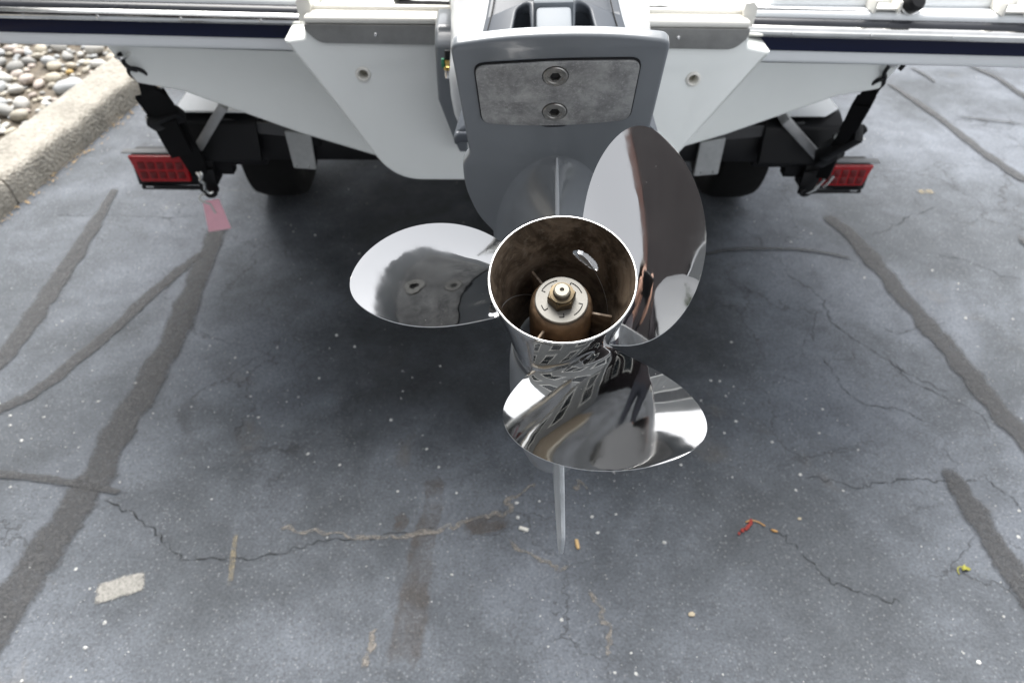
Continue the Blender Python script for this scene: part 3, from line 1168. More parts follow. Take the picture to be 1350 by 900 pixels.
# pry notch below the anode
plate('pry_notch', rounded([(-0.019, -0.0255), (0.012, -0.0255), (0.006, -0.0305), (-0.013, -0.0305)], 0.004), [], 0.0012, 0.0003, lambda u, v, w: (u, 0.1900 + w, v), M_VINYL, motor)

# leg housing above the plate
verts, faces = [], []
secs = [(0.200, 0.052, -0.06, -0.30), (0.26, 0.050, -0.11, -0.30), (0.34, 0.060, -0.135, -0.31), (0.45, 0.070, -0.140, -0.33), (0.60, 0.075, -0.14, -0.36), (0.78, 0.08, -0.12, -0.36)]
NR = 28
for q, h, t0, t1 in secs:
    for j in range(NR):
        a = 2 * math.pi * j / NR
        c, s = math.cos(a), math.sin(a)
        x = h * math.copysign(abs(c) ** 0.55, c)
        t = (t0 + t1) / 2 + (t0 - t1) / 2 * math.copysign(abs(s) ** 0.55, s)
        verts.append((x, q, t))
for i in range(len(secs) - 1):
    for j in range(NR):
        faces.append((i * NR + j, i * NR + (j + 1) % NR, (i + 1) * NR + (j + 1) % NR, (i + 1) * NR + j))
faces.append(tuple(range(NR)))
faces.append(tuple((len(secs) - 1) * NR + j for j in range(NR)))
link('leg_housing', mesh_from('leg_housing', verts, faces), M_DGREY, motor, True, 60)

# slotted rear panel
pan = [(-0.122, 0.29), (-0.097, 0.385), (-0.084, 0.455), (-0.071, 0.56), (-0.06, 0.66), (0.06, 0.66), (0.074, 0.56), (0.089, 0.455), (0.107, 0.385), (0.128, 0.29)]
slL = rounded([(-0.066, 0.315), (-0.0515, 0.395), (-0.0435, 0.448), (-0.0285, 0.452), (-0.0255, 0.395), (-0.0255, 0.315)], [0.004, 0.02, 0.008, 0.008, 0.02, 0.004])
slR = rounded([(0.070, 0.315), (0.0535, 0.395), (0.0445, 0.449), (0.0285, 0.453), (0.0255, 0.395), (0.0255, 0.315)], [0.004, 0.02, 0.008, 0.008, 0.02, 0.004])
plate('rear_panel', rounded(pan, 0.01), [slL, slR], 0.016, 0.004, lambda u, v, w: (u, v, -0.107 - 4.2 * u * u + w), M_DGREY, motor, bres=3)
for s in (-1, 1):
    seam = [(s * 0.0935, 0.36), (s * 0.0825, 0.42), (s * 0.0735, 0.47), (s * 0.066, 0.56)]
    from_bms('panel_seam', [tube_bm([(x, q, -0.107 - 4.2 * x * x + 0.0078) for x, q in smooth_path([(x, q, 0) for x, q in seam], 5) and [(v.x, v.y) for v in smooth_path([(x, q, 0) for x, q in seam], 5)]], 0.0009, 6)], M_BLACK, motor)
# silver support post with collar
from_bms('support_post', [box_bm((0.0, 0.47, -0.082), (0.037, 0.36, 0.034), 0.004)], M_SILVER, motor)
from_bms('post_collar', [box_bm((0.0, 0.404, -0.081), (0.047, 0.010, 0.043), 0.004), box_bm((0.0, 0.36, -0.0815), (0.040, 0.075, 0.037), 0.004)], M_SILVER, motor)


def blob(secs, NR=36, pw=0.62):
    verts, faces = [], []
    for q, h, t0, t1 in secs:
        for j in range(NR):
            a = 2 * math.pi * j / NR
            c, s = math.cos(a), math.sin(a)
            verts.append((h * math.copysign(abs(c) ** pw, c), q, (t0 + t1) / 2 + (t0 - t1) / 2 * math.copysign(abs(s) ** pw, s)))
    for i in range(len(secs) - 1):
        for j in range(NR):
            faces.append((i * NR + j, i * NR + (j + 1) % NR, (i + 1) * NR + (j + 1) % NR, (i + 1) * NR + j))
    faces.append(tuple(range(NR)))
    faces.append(tuple((len(secs) - 1) * NR + j for j in range(NR)))
    return verts, faces


v_, f_ = blob([(0.425, 0.118, -0.165, -0.33), (0.435, 0.130, -0.160, -0.35), (0.46, 0.141, -0.158, -0.37), (0.52, 0.142, -0.150, -0.40), (0.62, 0.145, -0.13, -0.42), (0.72, 0.150, -0.08, -0.44)])
link('lower_cowl', mesh_from('lower_cowl', v_, f_), M_LGREY, motor, True, 60)
v_, f_ = blob([(0.722, 0.15, -0.04, -0.44), (0.74, 0.168, -0.01, -0.46), (0.82, 0.178, 0.02, -0.48), (0.95, 0.172, 0.03, -0.47), (1.05, 0.150, 0.01, -0.42), (1.10, 0.11, -0.04, -0.36), (1.12, 0.05, -0.10, -0.28)])
link('upper_cowl', mesh_from('upper_cowl', v_, f_), M_LGREY, motor, True, 60)

# clamp brackets on the transom (given in room coordinates, then moved to the motor's frame)
for s, x0 in ((-1, -0.128), (1, 0.132)):
    pr = rounded([(1.294, 0.735), (1.272, 0.735), (1.245, 0.775), (1.205, 0.87), (1.185, 0.93), (1.180, 0.965), (1.21, 0.985), (1.294, 0.985)], 0.012)
    plate('clamp_bracket', pr, [circle(1.215, 0.955, 0.006, 14), circle(1.213, 0.925, 0.006, 14)], 0.046, 0.007, lambda u, v, w: MI @ Vector((x0 + w * (0.35 + 0.65 * min(1.0, max(0.0, (v - 0.735) / 0.13))) - s * 0.016 * (1 - min(1.0, max(0.0, (v - 0.735) / 0.13))), u, v)), M_GREY, motor, bres=3)
from_bms('bracket_tube', [to_motor(tube_bm([(-0.17, 1.235, 1.05), (0.17, 1.235, 1.05)], 0.024, 20))], M_SILVER, motor)
# flushing fitting beside the bracket
b1 = xform(lathe_bm([(0, 0), (0.0052, 0), (0.0060, 0.004), (0.0060, 0.012), (0, 0.012)], 16), align_z((-0.1295, 1.150, 0.928), (0.02, 0.2, 1)))
from_bms('hose_fitting', [to_motor(b1)], M_SCREW, motor)
b1 = xform(lathe_bm([(0, 0.012), (0.0075, 0.012), (0.0075, 0.017), (0.0055, 0.019), (0.0070, 0.023), (0.0070, 0.027), (0, 0.027)], 16), align_z((-0.1295, 1.150, 0.928), (0.02, 0.2, 1)))
from_bms('brass_collar', [to_motor(b1)], M_BRASS, motor)
b1 = xform(lathe_bm([(0, 0.027), (0.0062, 0.027), (0.0062, 0.040), (0, 0.042)], 16), align_z((-0.1295, 1.150, 0.928), (0.02, 0.2, 1)))
from_bms('hose_stub', [to_motor(b1)], M_BLACK, motor)
from_bms('green_clip', [to_motor(box_bm((-0.1375, 1.153, 0.950), (0.005, 0.006, 0.014), 0.0015))], M_GREEN, motor)
# steering hardware and hoses in the well
from_bms('steering_clamp', [to_motor(box_bm((-0.215, 1.375, 0.990), (0.030, 0.03, 0.05), 0.006)), to_motor(box_bm((-0.17, 1.385, 1.008), (0.10, 0.022, 0.020), 0.005)), to_motor(box_bm((-0.16, 1.40, 0.985), (0.09, 0.02, 0.012), 0.004))], M_TRIM, motor)
from_bms('rigging_hose', [to_motor(tube_bm(smooth_path([(-0.25, 1.345, 0.955), (-0.21, 1.352, 0.968), (-0.17, 1.35, 0.969), (-0.10, 1.35, 0.975), (-0.04, 1.40, 1.02)], 8), 0.007, 10))], M_BLACK, motor)
from_bms('rigging_hose', [to_motor(tube_bm(smooth_path([(0.26, 1.362, 0.952), (0.235, 1.36, 0.962), (0.19, 1.35, 0.966), (0.12, 1.36, 0.98), (0.04, 1.41, 1.02)], 8), 0.007, 10))], M_BLACK, motor)
from_bms('steering_arm', [to_motor(box_bm((0.205, 1.41, 1.0), (0.028, 0.035, 0.06), 0.006)), to_motor(box_bm((0.218, 1.425, 1.03), (0.05, 0.02, 0.02), 0.005))], M_BLACK, motor)

# ------------------------------------------------------------------ propeller
NPH, NZ = 256, 96


def barrel_r(z):
    pts = [(0.0, 0.0625), (-0.004, 0.0622), (-0.015, 0.0605), (-0.04, 0.0562), (-0.07, 0.0512), (-0.10, 0.0468), (-0.127, 0.0440)]
    for (z0, r0), (z1, r1) in zip(pts, pts[1:]):
        if z >= z1:
            t = (z0 - z) / (z0 - z1)
            return r0 + (r1 - r0) * t
    return pts[-1][1]


bm = bmesh.new()
grid = []
for i in range(NZ + 1):
    z = -0.126 * (i / NZ)
    r = barrel_r(z)
    grid.append([bm.verts.new((r * math.cos(2 * math.pi * j / NPH), r * math.sin(2 * math.pi * j / NPH), z)) for j in range(NPH)])
HC, HZ = R(63.0), -0.048
for i in range(NZ):
    for j in range(NPH):
        zc = -0.126 * ((i + 0.5) / NZ)
        ph = 2 * math.pi * (j + 0.5) / NPH
        d = ((ph - HC) * 0.057 / 0.0140) ** 2 + ((zc - HZ - 0.004 * (ph - HC) / 0.23) / 0.0070) ** 2
        if d < 1:
            continue
        bm.faces.new((grid[i][j], grid[i][(j + 1) % NPH], grid[i + 1][(j + 1) % NPH], grid[i + 1][j]))
bmesh.ops.recalc_face_normals(bm, faces=bm.faces)
# make sure the faces look outwards
bm.faces.ensure_lookup_table()
f0 = bm.faces[0]
if f0.normal.dot(Vector((f0.calc_center_median().x, f0.calc_center_median().y, 0))) < 0:
    bmesh.ops.reverse_faces(bm, faces=bm.faces)
me = bpy.data.meshes.new('propeller')
bm.to_mesh(me)
bm.free()
me.materials.append(M_STEEL)
me.materials.append(M_SOOT)
me.materials.append(M_EDGE)
prop = link('propeller', me, None, motor, True)
prop['label'] = 'polished stainless steel propeller with sooty open hub'
sol = prop.modifiers.new('wall', 'SOLIDIFY')
sol.thickness = 0.0020
sol.offset = -1
sol.material_offset = 1
sol.material_offset_rim = 2
bev = prop.modifiers.new('round', 'BEVEL')
bev.width = 0.0007
bev.segments = 2
bev.limit_method = 'ANGLE'
bev.angle_limit = R(50)

BR, W0, W1, W2, BN, BMm = 0.17779, 0.71694, 0.11179, -0.39817, 2.72544, 0.52208
S1, S2, S3, K1, K2, K3, Z0 = 0.12567, 0.33644, 0.04571, 0.00884, 0.07750, -0.01777, -0.07766
P0, P1, P2, CB, C2, PHC = 0.04701, -0.00213, -0.02195, -0.00151, 0.00156, 0.69066 - R(7.5)
BR0 = 0.056


def blade_mesh():
    NU, NV = 44, 44
    top, bot = [], []
    for i in range(NU + 1):
        u = math.sin(math.pi / 2 * (i - 4) / (NU - 4)) if i >= 4 else -0.105 + 0.105 * i / 4
        if i == NU:
            u = 0.99985
        up = max(u, 0.0)
        hw = (W0 + W1 * up + W2 * up * up) * max(1 - up ** BN, 0) ** BMm
        r = BR0 + (BR - BR0) * u
        rt, rb = [], []
        for j in range(NV + 1):
            v = -math.cos(math.pi * j / NV)
            dphi = S1 * u + S2 * u * u + S3 * u ** 3 + v * hw
            z = Z0 + (P0 + P1 * u + P2 * u * u) * dphi + K1 * u + K2 * u * u + K3 * u ** 3 + (CB * v * v + C2 * v ** 3) * u * hw
            fi = dphi
            te = 0.0017
            tm = 0.0085 * (1 - up) ** 0.8 + 0.0018
            th = te + (tm) * (1 - v * v) * (1 - up ** 6)
            r_bar = barrel_r(max(-0.126, min(0.0, z)))
            fil = 0.0065 * math.exp(-max(r - r_bar, 0.0) / 0.0045)
            rv = max(r, r_bar - 0.0013)        # the root ends inside the barrel wall
            edge = 1 - abs(v) ** 8
            rt.append((rv * math.cos(fi), rv * math.sin(fi), z + fil * edge))
            rb.append((rv * math.cos(fi), rv * math.sin(fi), z - th - fil * edge))
        top.append(rt)
        bot.append(rb)
    verts, faces, mats = [], [], []
    for G in (top, bot):
        for row in G:
            verts += row
    W = NV + 1
    o2 = (NU + 1) * W
    for i in range(NU):
        for j in range(NV):
            a = i * W + j
            faces.append((a, a + W, a + W + 1, a + 1))
            mats.append(0)
            faces.append((o2 + a, o2 + a + 1, o2 + a + W + 1, o2 + a + W))
            mats.append(0)
        for j in (0, NV):
            a = i * W + j
            faces.append((a, o2 + a, o2 + a + W, a + W))
            mats.append(1)
    for j in range(NV):
        for i in (0, NU):
            a = i * W + j
            faces.append((a, a + 1, o2 + a + 1, o2 + a))
            mats.append(1)
    me = bpy.data.meshes.new('blade')
    me.from_pydata(verts, [], faces)
    me.materials.append(M_STEEL)
    me.materials.append(M_BEDGE)
    me.polygons.foreach_set('material_index', mats)
    bm = bmesh.new()
    bm.from_mesh(me)
    bmesh.ops.recalc_face_normals(bm, faces=bm.faces)
    bm.to_mesh(me)
    bm.free()
    for pl in me.polygons:
        pl.use_smooth = True
    sharp_edges(me, 50)
    return me


bme = blade_mesh()
for k in (1, 0, -1):
    o = link('blade', bme, None, prop)
    o.rotation_euler = (0, 0, PHC + k * R(120))
    b = o.modifiers.new('round', 'BEVEL')
    b.width = 0.0005
    b.segments = 2
    b.limit_method = 'ANGLE'
    b.angle_limit = R(50)

M_HUBIN = mat('rusty_inner_hub', (0.13, 0.085, 0.05), rough=0.55, metal=0.3, var=0.5, vscale=90, bump=0.3, bscale=300, bdist=0.0006)
M_WASH = mat('dull_lock_washer', (0.17, 0.165, 0.15), rough=0.5, metal=0.5, var=0.2, vscale=140)
M_NUT = mat('greasy_nut', (0.11, 0.085, 0.05), rough=0.45, metal=0.7, var=0.6, vscale=220)
M_STUB = mat('shaft_end_steel', (0.20, 0.188, 0.155), rough=0.45, metal=0.5, var=0.3, vscale=200)
from_bms('inner_hub', [lathe_bm([(0.0, -0.0415), (0.0225, -0.0415), (0.0255, -0.043), (0.0275, -0.047), (0.0285, -0.055), (0.0285, -0.124), (0, -0.124)], 40)], M_HUBIN, prop, True, 40)
wa = from_bms('lock_washer', [lathe_bm([(0.0105, -0.0415), (0.0105, -0.0378), (0.0228, -0.0378), (0.0236, -0.0386), (0.0236, -0.0415)], 56, close=True)], M_WASH, prop, True, 40)
tabs = []
for a0, a1, rr_ in ((20, 62, 0.0190), (100, 152, 0.0195), (198, 216, 0.0185), (262, 276, 0.0178), (305, 345, 0.0190)):
    n = 10
    pts = [(rr_ * math.cos(R(a0 + (a1 - a0) * i / n)), rr_ * math.sin(R(a0 + (a1 - a0) * i / n)), -0.0376) for i in range(n + 1)]
    last = pts[-1]
    ang = R(a1)
    pts += [((rr_ - 0.0035) * math.cos(ang), (rr_ - 0.0035) * math.sin(ang), -0.0376)]
    tabs.append(tube_bm(pts, 0.00045, 6))
from_bms('washer_slot', tabs, M_BLACK, prop)
bm = bmesh.new()
ringb = []
for r_, z_ in ((0.0128, -0.0376), (0.0128, -0.0300), (0.0118, -0.0286), (0.0085, -0.0284)):
    ringb.append([bm.verts.new((r_ * math.cos(math.pi / 3 * i + 0.2), r_ * math.sin(math.pi / 3 * i + 0.2), z_)) for i in range(6)])
for A_, B_ in zip(ringb, ringb[1:]):
    for i in range(6):
        bm.faces.new((A_[i], A_[(i + 1) % 6], B_[(i + 1) % 6], B_[i]))
bm.faces.new(ringb[-1])
from_bms('propeller_nut', [bm, lathe_bm([(0.0105, -0.0286), (0.0105, -0.0262), (0.0078, -0.0258), (0.0078, -0.0286)], 30, close=True)], M_NUT, prop, True, 30)
from_bms('shaft_end', [lathe_bm([(0, -0.0235), (0.0016, -0.0225), (0.0020, -0.0205), (0.0060, -0.0205), (0.0072, -0.0215), (0.0074, -0.0300), (0, -0.03)], 32)], M_STUB, prop, True, 35)
for ang in (-12.0, 124.0, 236.0):
    bm = box_bm((0.0365, 0, -0.077), (0.019, 0.0026, 0.050), 0.0008)
    from_bms('hub_web', [xform(bm, Matrix.Rotation(R(ang), 4, 'Z'))], M_SOOT, prop)


# ================================================================== BOAT
boat = root('boat', (0, 3.2, 0.5), 'white boat stern with navy stripe and steel rub rail', 'boat')

# lower hull: transom recessed under the deck lip, shallow V bottom
secs = [  # y, keel z, chine (x, z), sheer (x, z)
    (1.50, 0.515, 0.752, 0.757, 0.808, 0.872), (2.2, 0.515, 0.755, 0.757, 0.85, 0.872), (3.2, 0.52, 0.755, 0.765, 0.93, 0.875), (4.2, 0.55, 0.66, 0.80, 0.86, 0.885),
    (5.0, 0.62, 0.42, 0.85, 0.62, 0.90), (5.6, 0.78, 0.10, 0.91, 0.22, 0.93)]
verts, faces = [], []
for y, kz, cx, cz, sx, sz in secs:
    half = [(0.0, kz), (cx * 0.30, kz + (cz - kz) * 0.27), (cx * 0.60, kz + (cz - kz) * 0.585), (cx * 0.885, cz - 0.012), (cx * 0.955, cz - 0.002), (cx, cz + 0.004), (sx, sz)]
    row = [(-x - 0.014, y, z) for x, z in half[::-1]] + [(x - 0.014, y, z) for x, z in half[1:]]
    verts += row
k = 13
for i in range(len(secs) - 1):
    for j in range(k - 1):
        faces.append((i * k + j, i * k + j + 1, (i + 1) * k + j + 1, (i + 1) * k + j))
faces.append(tuple(range(k)))
faces.append(tuple((len(secs) - 1) * k + j for j in range(k)))
me = mesh_from('hull', [Vector(v) + off(boat) for v in verts], faces)
hull = link('hull', me, M_WHITE, boat, True, 25)
b = hull.modifiers.new('round', 'BEVEL')
b.width = 0.006
b.segments = 3
b.limit_method = 'ANGLE'
b.angle_limit = R(40)

# deck cap with the motor well cut into its after edge
def skew(x, y):
    """the stern runs very slightly out of square"""
    return y + 0.045 - 0.036 * x


right = [(0.372, 1.336), (0.98, 1.336), (1.06, 1.40), (1.085, 1.55), (1.10, 2.4), (1.08, 3.4), (0.97, 4.4), (0.70, 5.2), (0.30, 5.75), (0.0, 5.9)]
well = [(0.372, 1.70)]
outl = [(x, skew(x, y)) for x, y in right + [(-x, y) for x, y in right[-2::-1]]] + [(-0.372, 1.70), (0.372, 1.70)]
rr = [0.004, 0.05, 0.06, 0.08] + [0.2] * 11 + [0.08, 0.06, 0.05, 0.004] + [0.08, 0.08]
plate('deck_cap', rounded(outl, rr[:len(outl)], 8), [], 0.094, 0.010, lambda u, v, w: (u, v, 0.915 + w), M_DECK, boat, bres=4)


def stern_path(side, n=10):
    a = [(0.3755, 1.336), (0.70, 1.336), (0.96, 1.338), (1.03, 1.365), (1.067, 1.43), (1.084, 1.55), (1.10, 2.4), (1.08, 3.4), (0.97, 4.4), (0.70, 5.2)]
    p = [(v.x, v.y) for v in smooth_path([(x, y, 0) for x, y in a], n)]
    if side < 0:
        p = [(-x, y) for x, y in p[::-1]]
    return [(x, skew(x, y)) for x, y in p]


for s in (1, -1):
    path = stern_path(s)
    nav = [(-0.002, 0.8935), (0.0035, 0.8935), (0.005, 0.9045), (0.0035, 0.9205), (-0.002, 0.9205)]
    npath = [(max(x, 0.405), y) if s > 0 else (min(x, -0.405), y) for x, y in path]
    sweep_x('navy_stripe', nav, stern_path(s), M_NAVY, boat, angle=60)
    vin = [(-0.002, 0.9205), (0.012, 0.9205), (0.0145, 0.926), (0.0145, 0.9395), (0.011, 0.946), (0.005, 0.9495), (-0.002, 0.9505)]
    rail = sweep_x('rub_rail', vin, path, M_VINYL, boat, angle=50)
    st = [(0.0145 + 0.0095 * math.cos(a), 0.9315 + 0.0100 * math.sin(a)) for a in [R(-90 + 180 * i / 10) for i in range(11)]]
    sweep_x('rail_insert', st, path, M_RAIL, rail, angle=60)
    for xs in (0.462, 0.60, 0.743, 0.872, 1.0):
        bm = lathe_bm([(0, 0.0016), (0.0022, 0.0012), (0.0036, 0), (0, -0.001)], 14)
        from_bms('rail_screw', [xform(bm, align_z((s * xs, skew(s * xs, 1.336) - 0.0236 + (0.012 if xs > 0.95 else 0), 0.9315), (0, -1, 0.1)))], M_SCREW, rail)
    # end fitting of the rail at the well corner
    from_bms('rail_end', [box_bm((s * 0.3745, skew(s * 0.3745, 1.325), 0.938), (0.011, 0.024, 0.040), 0.004)], M_RAIL, rail)
    # raised coaming of the after deck
    bm = box_bm((s * 0.735, skew(s * 0.735, 1.50), 0.972), (0.62, 0.26, 0.030), 0.012, seg=4)
    from_bms('deck_coaming', [bm], M_DECK, boat, True, 60)

# motor pod standing proud of the hull
tr = [(-0.372, 0.956), (-0.374, 0.930), (-0.410, 0.926), (-0.2470, 0.660), (0.2530, 0.660), (0.418, 0.915), (0.376, 0.922), (0.372, 0.956)]
tro = rounded(tr, [0.002, 0.004, 0.004, 0.055, 0.055, 0.004, 0.004, 0.002], 8)
holes = [(-0.2835, 0.8685), (0.2915, 0.8650)]
pod = plate('motor_pod', tro, [circle(x, z, 0.0088, 24) for x, z in holes], 0.19, 0.006, lambda u, v, w: (u, 1.395 + w + 0.10 * (0.95 - v) * (0.12 if w < 0 else 0), v), M_WHITE, boat, bres=4)
for x, z in holes:
    ym = 1.300 + 0.10 * (0.95 - z) * 0.12
    bm = lathe_bm([(0.0082, -0.020), (0.0082, 0.002), (0.0095, 0.0034), (0.0118, 0.003), (0.0131, 0.0015), (0.0133, 0.0)], 30)
    fit = from_bms('drain_fitting', [xform(bm, align_z((x, ym, z), (0, -1, 0)))], M_CREAM, boat, True, 50)
    bm = lathe_bm([(0, -0.018), (0.0083, -0.018)], 24)
    from_bms('drain_cup', [xform(bm, align_z((x, ym, z), (0, -1, 0)))], M_SPOT, fit)
# steel kick strip under the sill of the well
trim = rounded([(-0.371, 0.9545), (-0.371, 0.945), (-0.350, 0.9235), (0.350, 0.9195), (0.371, 0.940), (0.371, 0.9545)], [0.001, 0.01, 0.02, 0.02, 0.01, 0.001])
kick = plate('kick_strip', trim, [], 0.004, 0.0008, lambda u, v, w: (u, 1.2972 + w, v), M_TRIM, boat)
for x in (-0.255, 0.252):
    bm = lathe_bm([(0, 0.0022), (0.0022, 0.0017), (0.0036, 0.0), (0, -0.001)], 14)
    from_bms('kick_screw', [xform(bm, align_z((x, 1.2952, 0.9385), (0, -1, 0)))], M_SCREW, kick)
from_bms('well_sill', [box_bm((0, 1.318, 0.9605), (0.742, 0.044, 0.012), 0.005, seg=3), box_bm((0, 1.336, 0.969), (0.735, 0.012, 0.009), 0.004, seg=3)], M_CREAM, boat)
from_bms('well_floor', [box_bm((0, 1.515, 0.945), (0.742, 0.352, 0.020), 0.003)], M_CREAM, boat)
# rounded liner round the well
path = [(v.x, v.y) for v in smooth_path([(-0.372, 1.318, 0), (-0.366, 1.40, 0), (-0.350, 1.58, 0), (-0.30, 1.665, 0), (-0.15, 1.69, 0), (0.15, 1.69, 0), (0.30, 1.665, 0), (0.350, 1.58, 0), (0.366, 1.40, 0), (0.372, 1.318, 0)], 6)]
sweep_x('well_liner', [(-0.010, 0.950), (0.004, 0.950), (0.012, 0.975), (0.010, 0.988), (-0.004, 0.990), (-0.012, 0.982)], path, M_CREAM, boat, angle=60)
# fold-up fittings on the starboard deck
for i, (x, y) in enumerate(((0.640, 1.378), (0.864, 1.370))):
    f_ = from_bms('deck_fitting', [box_bm((x - 0.018, y, 0.968), (0.046, 0.040, 0.004), 0.0012, Matrix.Rotation(0.0, 3, 'Z')),
                                   box_bm((x - 0.040, y - 0.004, 0.974), (0.004, 0.046, 0.022), 0.0012),
                                   box_bm((x + 0.004, y - 0.006, 0.973), (0.004, 0.040, 0.020), 0.0012)], M_CREAM, boat)
    from_bms('fitting_cap', [xform(lathe_bm([(0, 0.020), (0.013, 0.020), (0.017, 0.015), (0.017, -0.010), (0, -0.010)], 26), align_z((x + 0.028, y - 0.010, 0.975), (0.15, -0.75, 0.6)))], M_BLACK, f_)
    from_bms('fitting_ring', [xform(lathe_bm([(0.017, 0.002), (0.0195, 0.002), (0.0195, -0.003), (0.017, -0.003)], 26, close=True), align_z((x + 0.028, y - 0.010, 0.975), (0.15, -0.75, 0.6)))], M_SCREW, f_)
# stern eyes the straps hook into
for s, x in ((-1, -0.772), (1, 0.735)):
    pts = [(x + 0.010 * math.cos(a), 1.497 - 0.012 - 0.010 * math.sin(a), 0.822) for a in [R(180 * i / 12) for i in range(13)]]
    from_bms('stern_eye', [tube_bm([(pts[0][0], 1.502, 0.822)] + pts + [(pts[-1][0], 1.502, 0.822)], 0.0035, 8)], M_SCREW, boat)


# ================================================================== TRAILER
trailer = root('boat_trailer', (0, 3.2, 0), 'black boat trailer with red tail lights under the white boat', 'trailer')


def tbox(name, c, s, bev, m, parent=trailer, rot=None):
    return from_bms(name, [box_bm(c, s, bev, rot)], m, parent)


tbox('cross_member', (0, 1.905, 0.428), (1.62, 0.075, 0.075), 0.006, M_PCOAT)
tbox('cross_member', (0, 2.85, 0.43), (1.30, 0.06, 0.075), 0.006, M_PCOAT)
for s in (-1, 1):
    tbox('side_rail', (s * 0.60, 3.45, 0.425), (0.05, 3.0, 0.10), 0.006, M_PCOAT)
    # carpeted bunk with grey end cap
    rot = Matrix.Rotation(s * R(-20), 3, 'Y')
    tbox('bunk', (s * 0.50, 2.95, 0.585), (0.10, 1.9, 0.04), 0.006, M_RUBBER, rot=rot)
    cap = rounded([(-0.0335, 0.050), (0.0315, 0.040), (0.0315, -0.060), (-0.0265, -0.055)] if s < 0 else [(0.0335, 0.052), (-0.0315, 0.038), (-0.0315, -0.062), (0.0335, -0.055)], 0.003)
    cx, cz = (-0.557, 0.434) if s < 0 else (0.5275, 0.421)
    cp = plate('bunk_bracket', cap, [circle(0.015 * -s, -0.052, 0.0025, 10), circle(-0.018 * -s, -0.050, 0.0025, 10)], 0.010, 0.0015, lambda u, v, w: (cx + u, 1.853 + w, cz + v), M_PADG, trailer)
    tbox('bunk_post', (s * 0.53, 1.885, 0.50), (0.05, 0.05, 0.13), 0.004, M_PCOAT)
    # slanted galvanised brace
    A, B_ = ((-0.812, 1.845, 0.447), (-0.722, 1.845, 0.562)) if s < 0 else ((0.842, 1.845, 0.405), (0.697, 1.845, 0.533))
    A, B_ = Vector(A), Vector(B_)
    d = (B_ - A)
    ang = math.atan2(d.z, d.x)
    tbox('brace', (A + B_) / 2, (d.length, 0.05, 0.024), 0.003, M_GALV, rot=Matrix.Rotation(-ang, 3, 'Y'))
    tbox('brace_gusset', (s * 0.74, 1.90, 0.43), (0.16, 0.05, 0.12), 0.006, M_PCOAT)
    # perforated rail flange
    pf = rounded([(-0.11, -0.016), (0.11, -0.016), (0.11, 0.016), (-0.11, 0.016)], 0.004)
    fx = -0.655 if s < 0 else 0.655
    plate('frame_flange', pf, [circle(-0.07, 0, 0.010, 14)], 0.006, 0.001, lambda u, v, w: (fx - s * u, 1.862 + w, 0.487 + v - 0.10 * u), mat('dark_grey_flange', (0.06, 0.06, 0.062), rough=0.5), trailer)
    # fender with tread plate top
    fe = [(1.835, 0.40), (1.85, 0.505), (1.90, 0.525), (2.62, 0.525), (2.70, 0.49), (2.74, 0.36), (2.72, 0.36), (2.68, 0.478), (2.61, 0.510), (1.91, 0.510), (1.868, 0.494), (1.855, 0.40)]
    x0 = s * 0.765
    fd = plate('fender', rounded(fe, 0.01), [], 0.21, 0.003, lambda u, v, w: (x0 + w, u, v), M_PCOAT, trailer)
    tp = rounded([(x0 - 0.098, 1.862), (x0 + 0.098, 1.862), (x0 + 0.098, 2.60), (x0 - 0.098, 2.60)], 0.008)
    if s > 0:
        tp = rounded([(0.667, 1.862), (0.815, 1.862), (0.863, 1.905), (0.863, 2.60), (0.667, 2.60)], 0.004)
    plate('tread_plate', tp, [], 0.004, 0.001, lambda u, v, w: (u, v, 0.529 + w), M_TREAD, fd)
    # wheel
    wh = from_bms('wheel', [xform(lathe_bm([(0, 0.03), (0.05, 0.03), (0.06, 0.02), (0.12, 0.0), (0.135, 0.03), (0.145, 0.05), (0.145, -0.06), (0, -0.06)], 40), align_z((s * 0.755, 2.40, 0.250), (s, 0, 0)))], M_PCOAT, trailer)
    from_bms('tyre', [xform(lathe_bm([(0.143, -0.065), (0.165, -0.080), (0.22, -0.084), (0.240, -0.074), (0.249, -0.045), (0.250, 0.0), (0.249, 0.045), (0.240, 0.074), (0.22, 0.084), (0.165, 0.080), (0.143, 0.065)], 56, close=True), align_z((s * 0.755, 2.40, 0.250), (s, 0, 0)))], M_RUBBER, wh)
    # tail light
    x_out, x_in, zt, zb = (-1.018, -0.868, 0.404, 0.322) if s < 0 else (0.994, 0.853, 0.386, 0.318)
    hx0, hx1 = (x_out - 0.001 * s, -0.800) if s < 0 else (0.998, 0.806)
    tl = from_bms('tail_light', [box_bm(((x_out + hx1) / 2, 1.895, (zt + zb) / 2 - 0.006), (abs(x_out - hx1) - 0.004, 0.055, zt - zb + 0.008), 0.005)], M_BLACK, trailer)
    sl = 0.016
    lens = rounded([(x_out, zt), (x_in, zt), (x_in, zb + 0.006), (x_out - s * sl, zb + 0.006)], 0.004)
    le = plate('red_lens', lens, [], 0.012, 0.003, lambda u, v, w: (u, 1.866 + w, v), M_LENS, tl, bres=3)
    for r_ in range(2):
        for c_ in range(5):
            cx_ = x_in + (x_out - x_in) * (0.14 + 0.165 * c_) - (s * 0.005 if r_ == 0 else s * 0.001) * 0
            cz_ = zb + (zt - zb) * (0.33 + 0.34 * r_)
            bm = box_bm((cx_, 1.8595, cz_), (0.018, 0.003, 0.021), 0.0013)
            from_bms('lens_cell', [bm], M_LENSC, le)
    # bracket: pale top plate over the light, slotted foot below it
    xa, xb = (-1.035, -0.862) if s < 0 else (1.012, 0.85)
    tbox('light_cover', ((xa + xb) / 2, 1.880, zt + 0.005), (abs(xa - xb), 0.022, 0.003), 0.001, mat('grey_light_cover', (0.16, 0.165, 0.17), rough=0.6), tl)
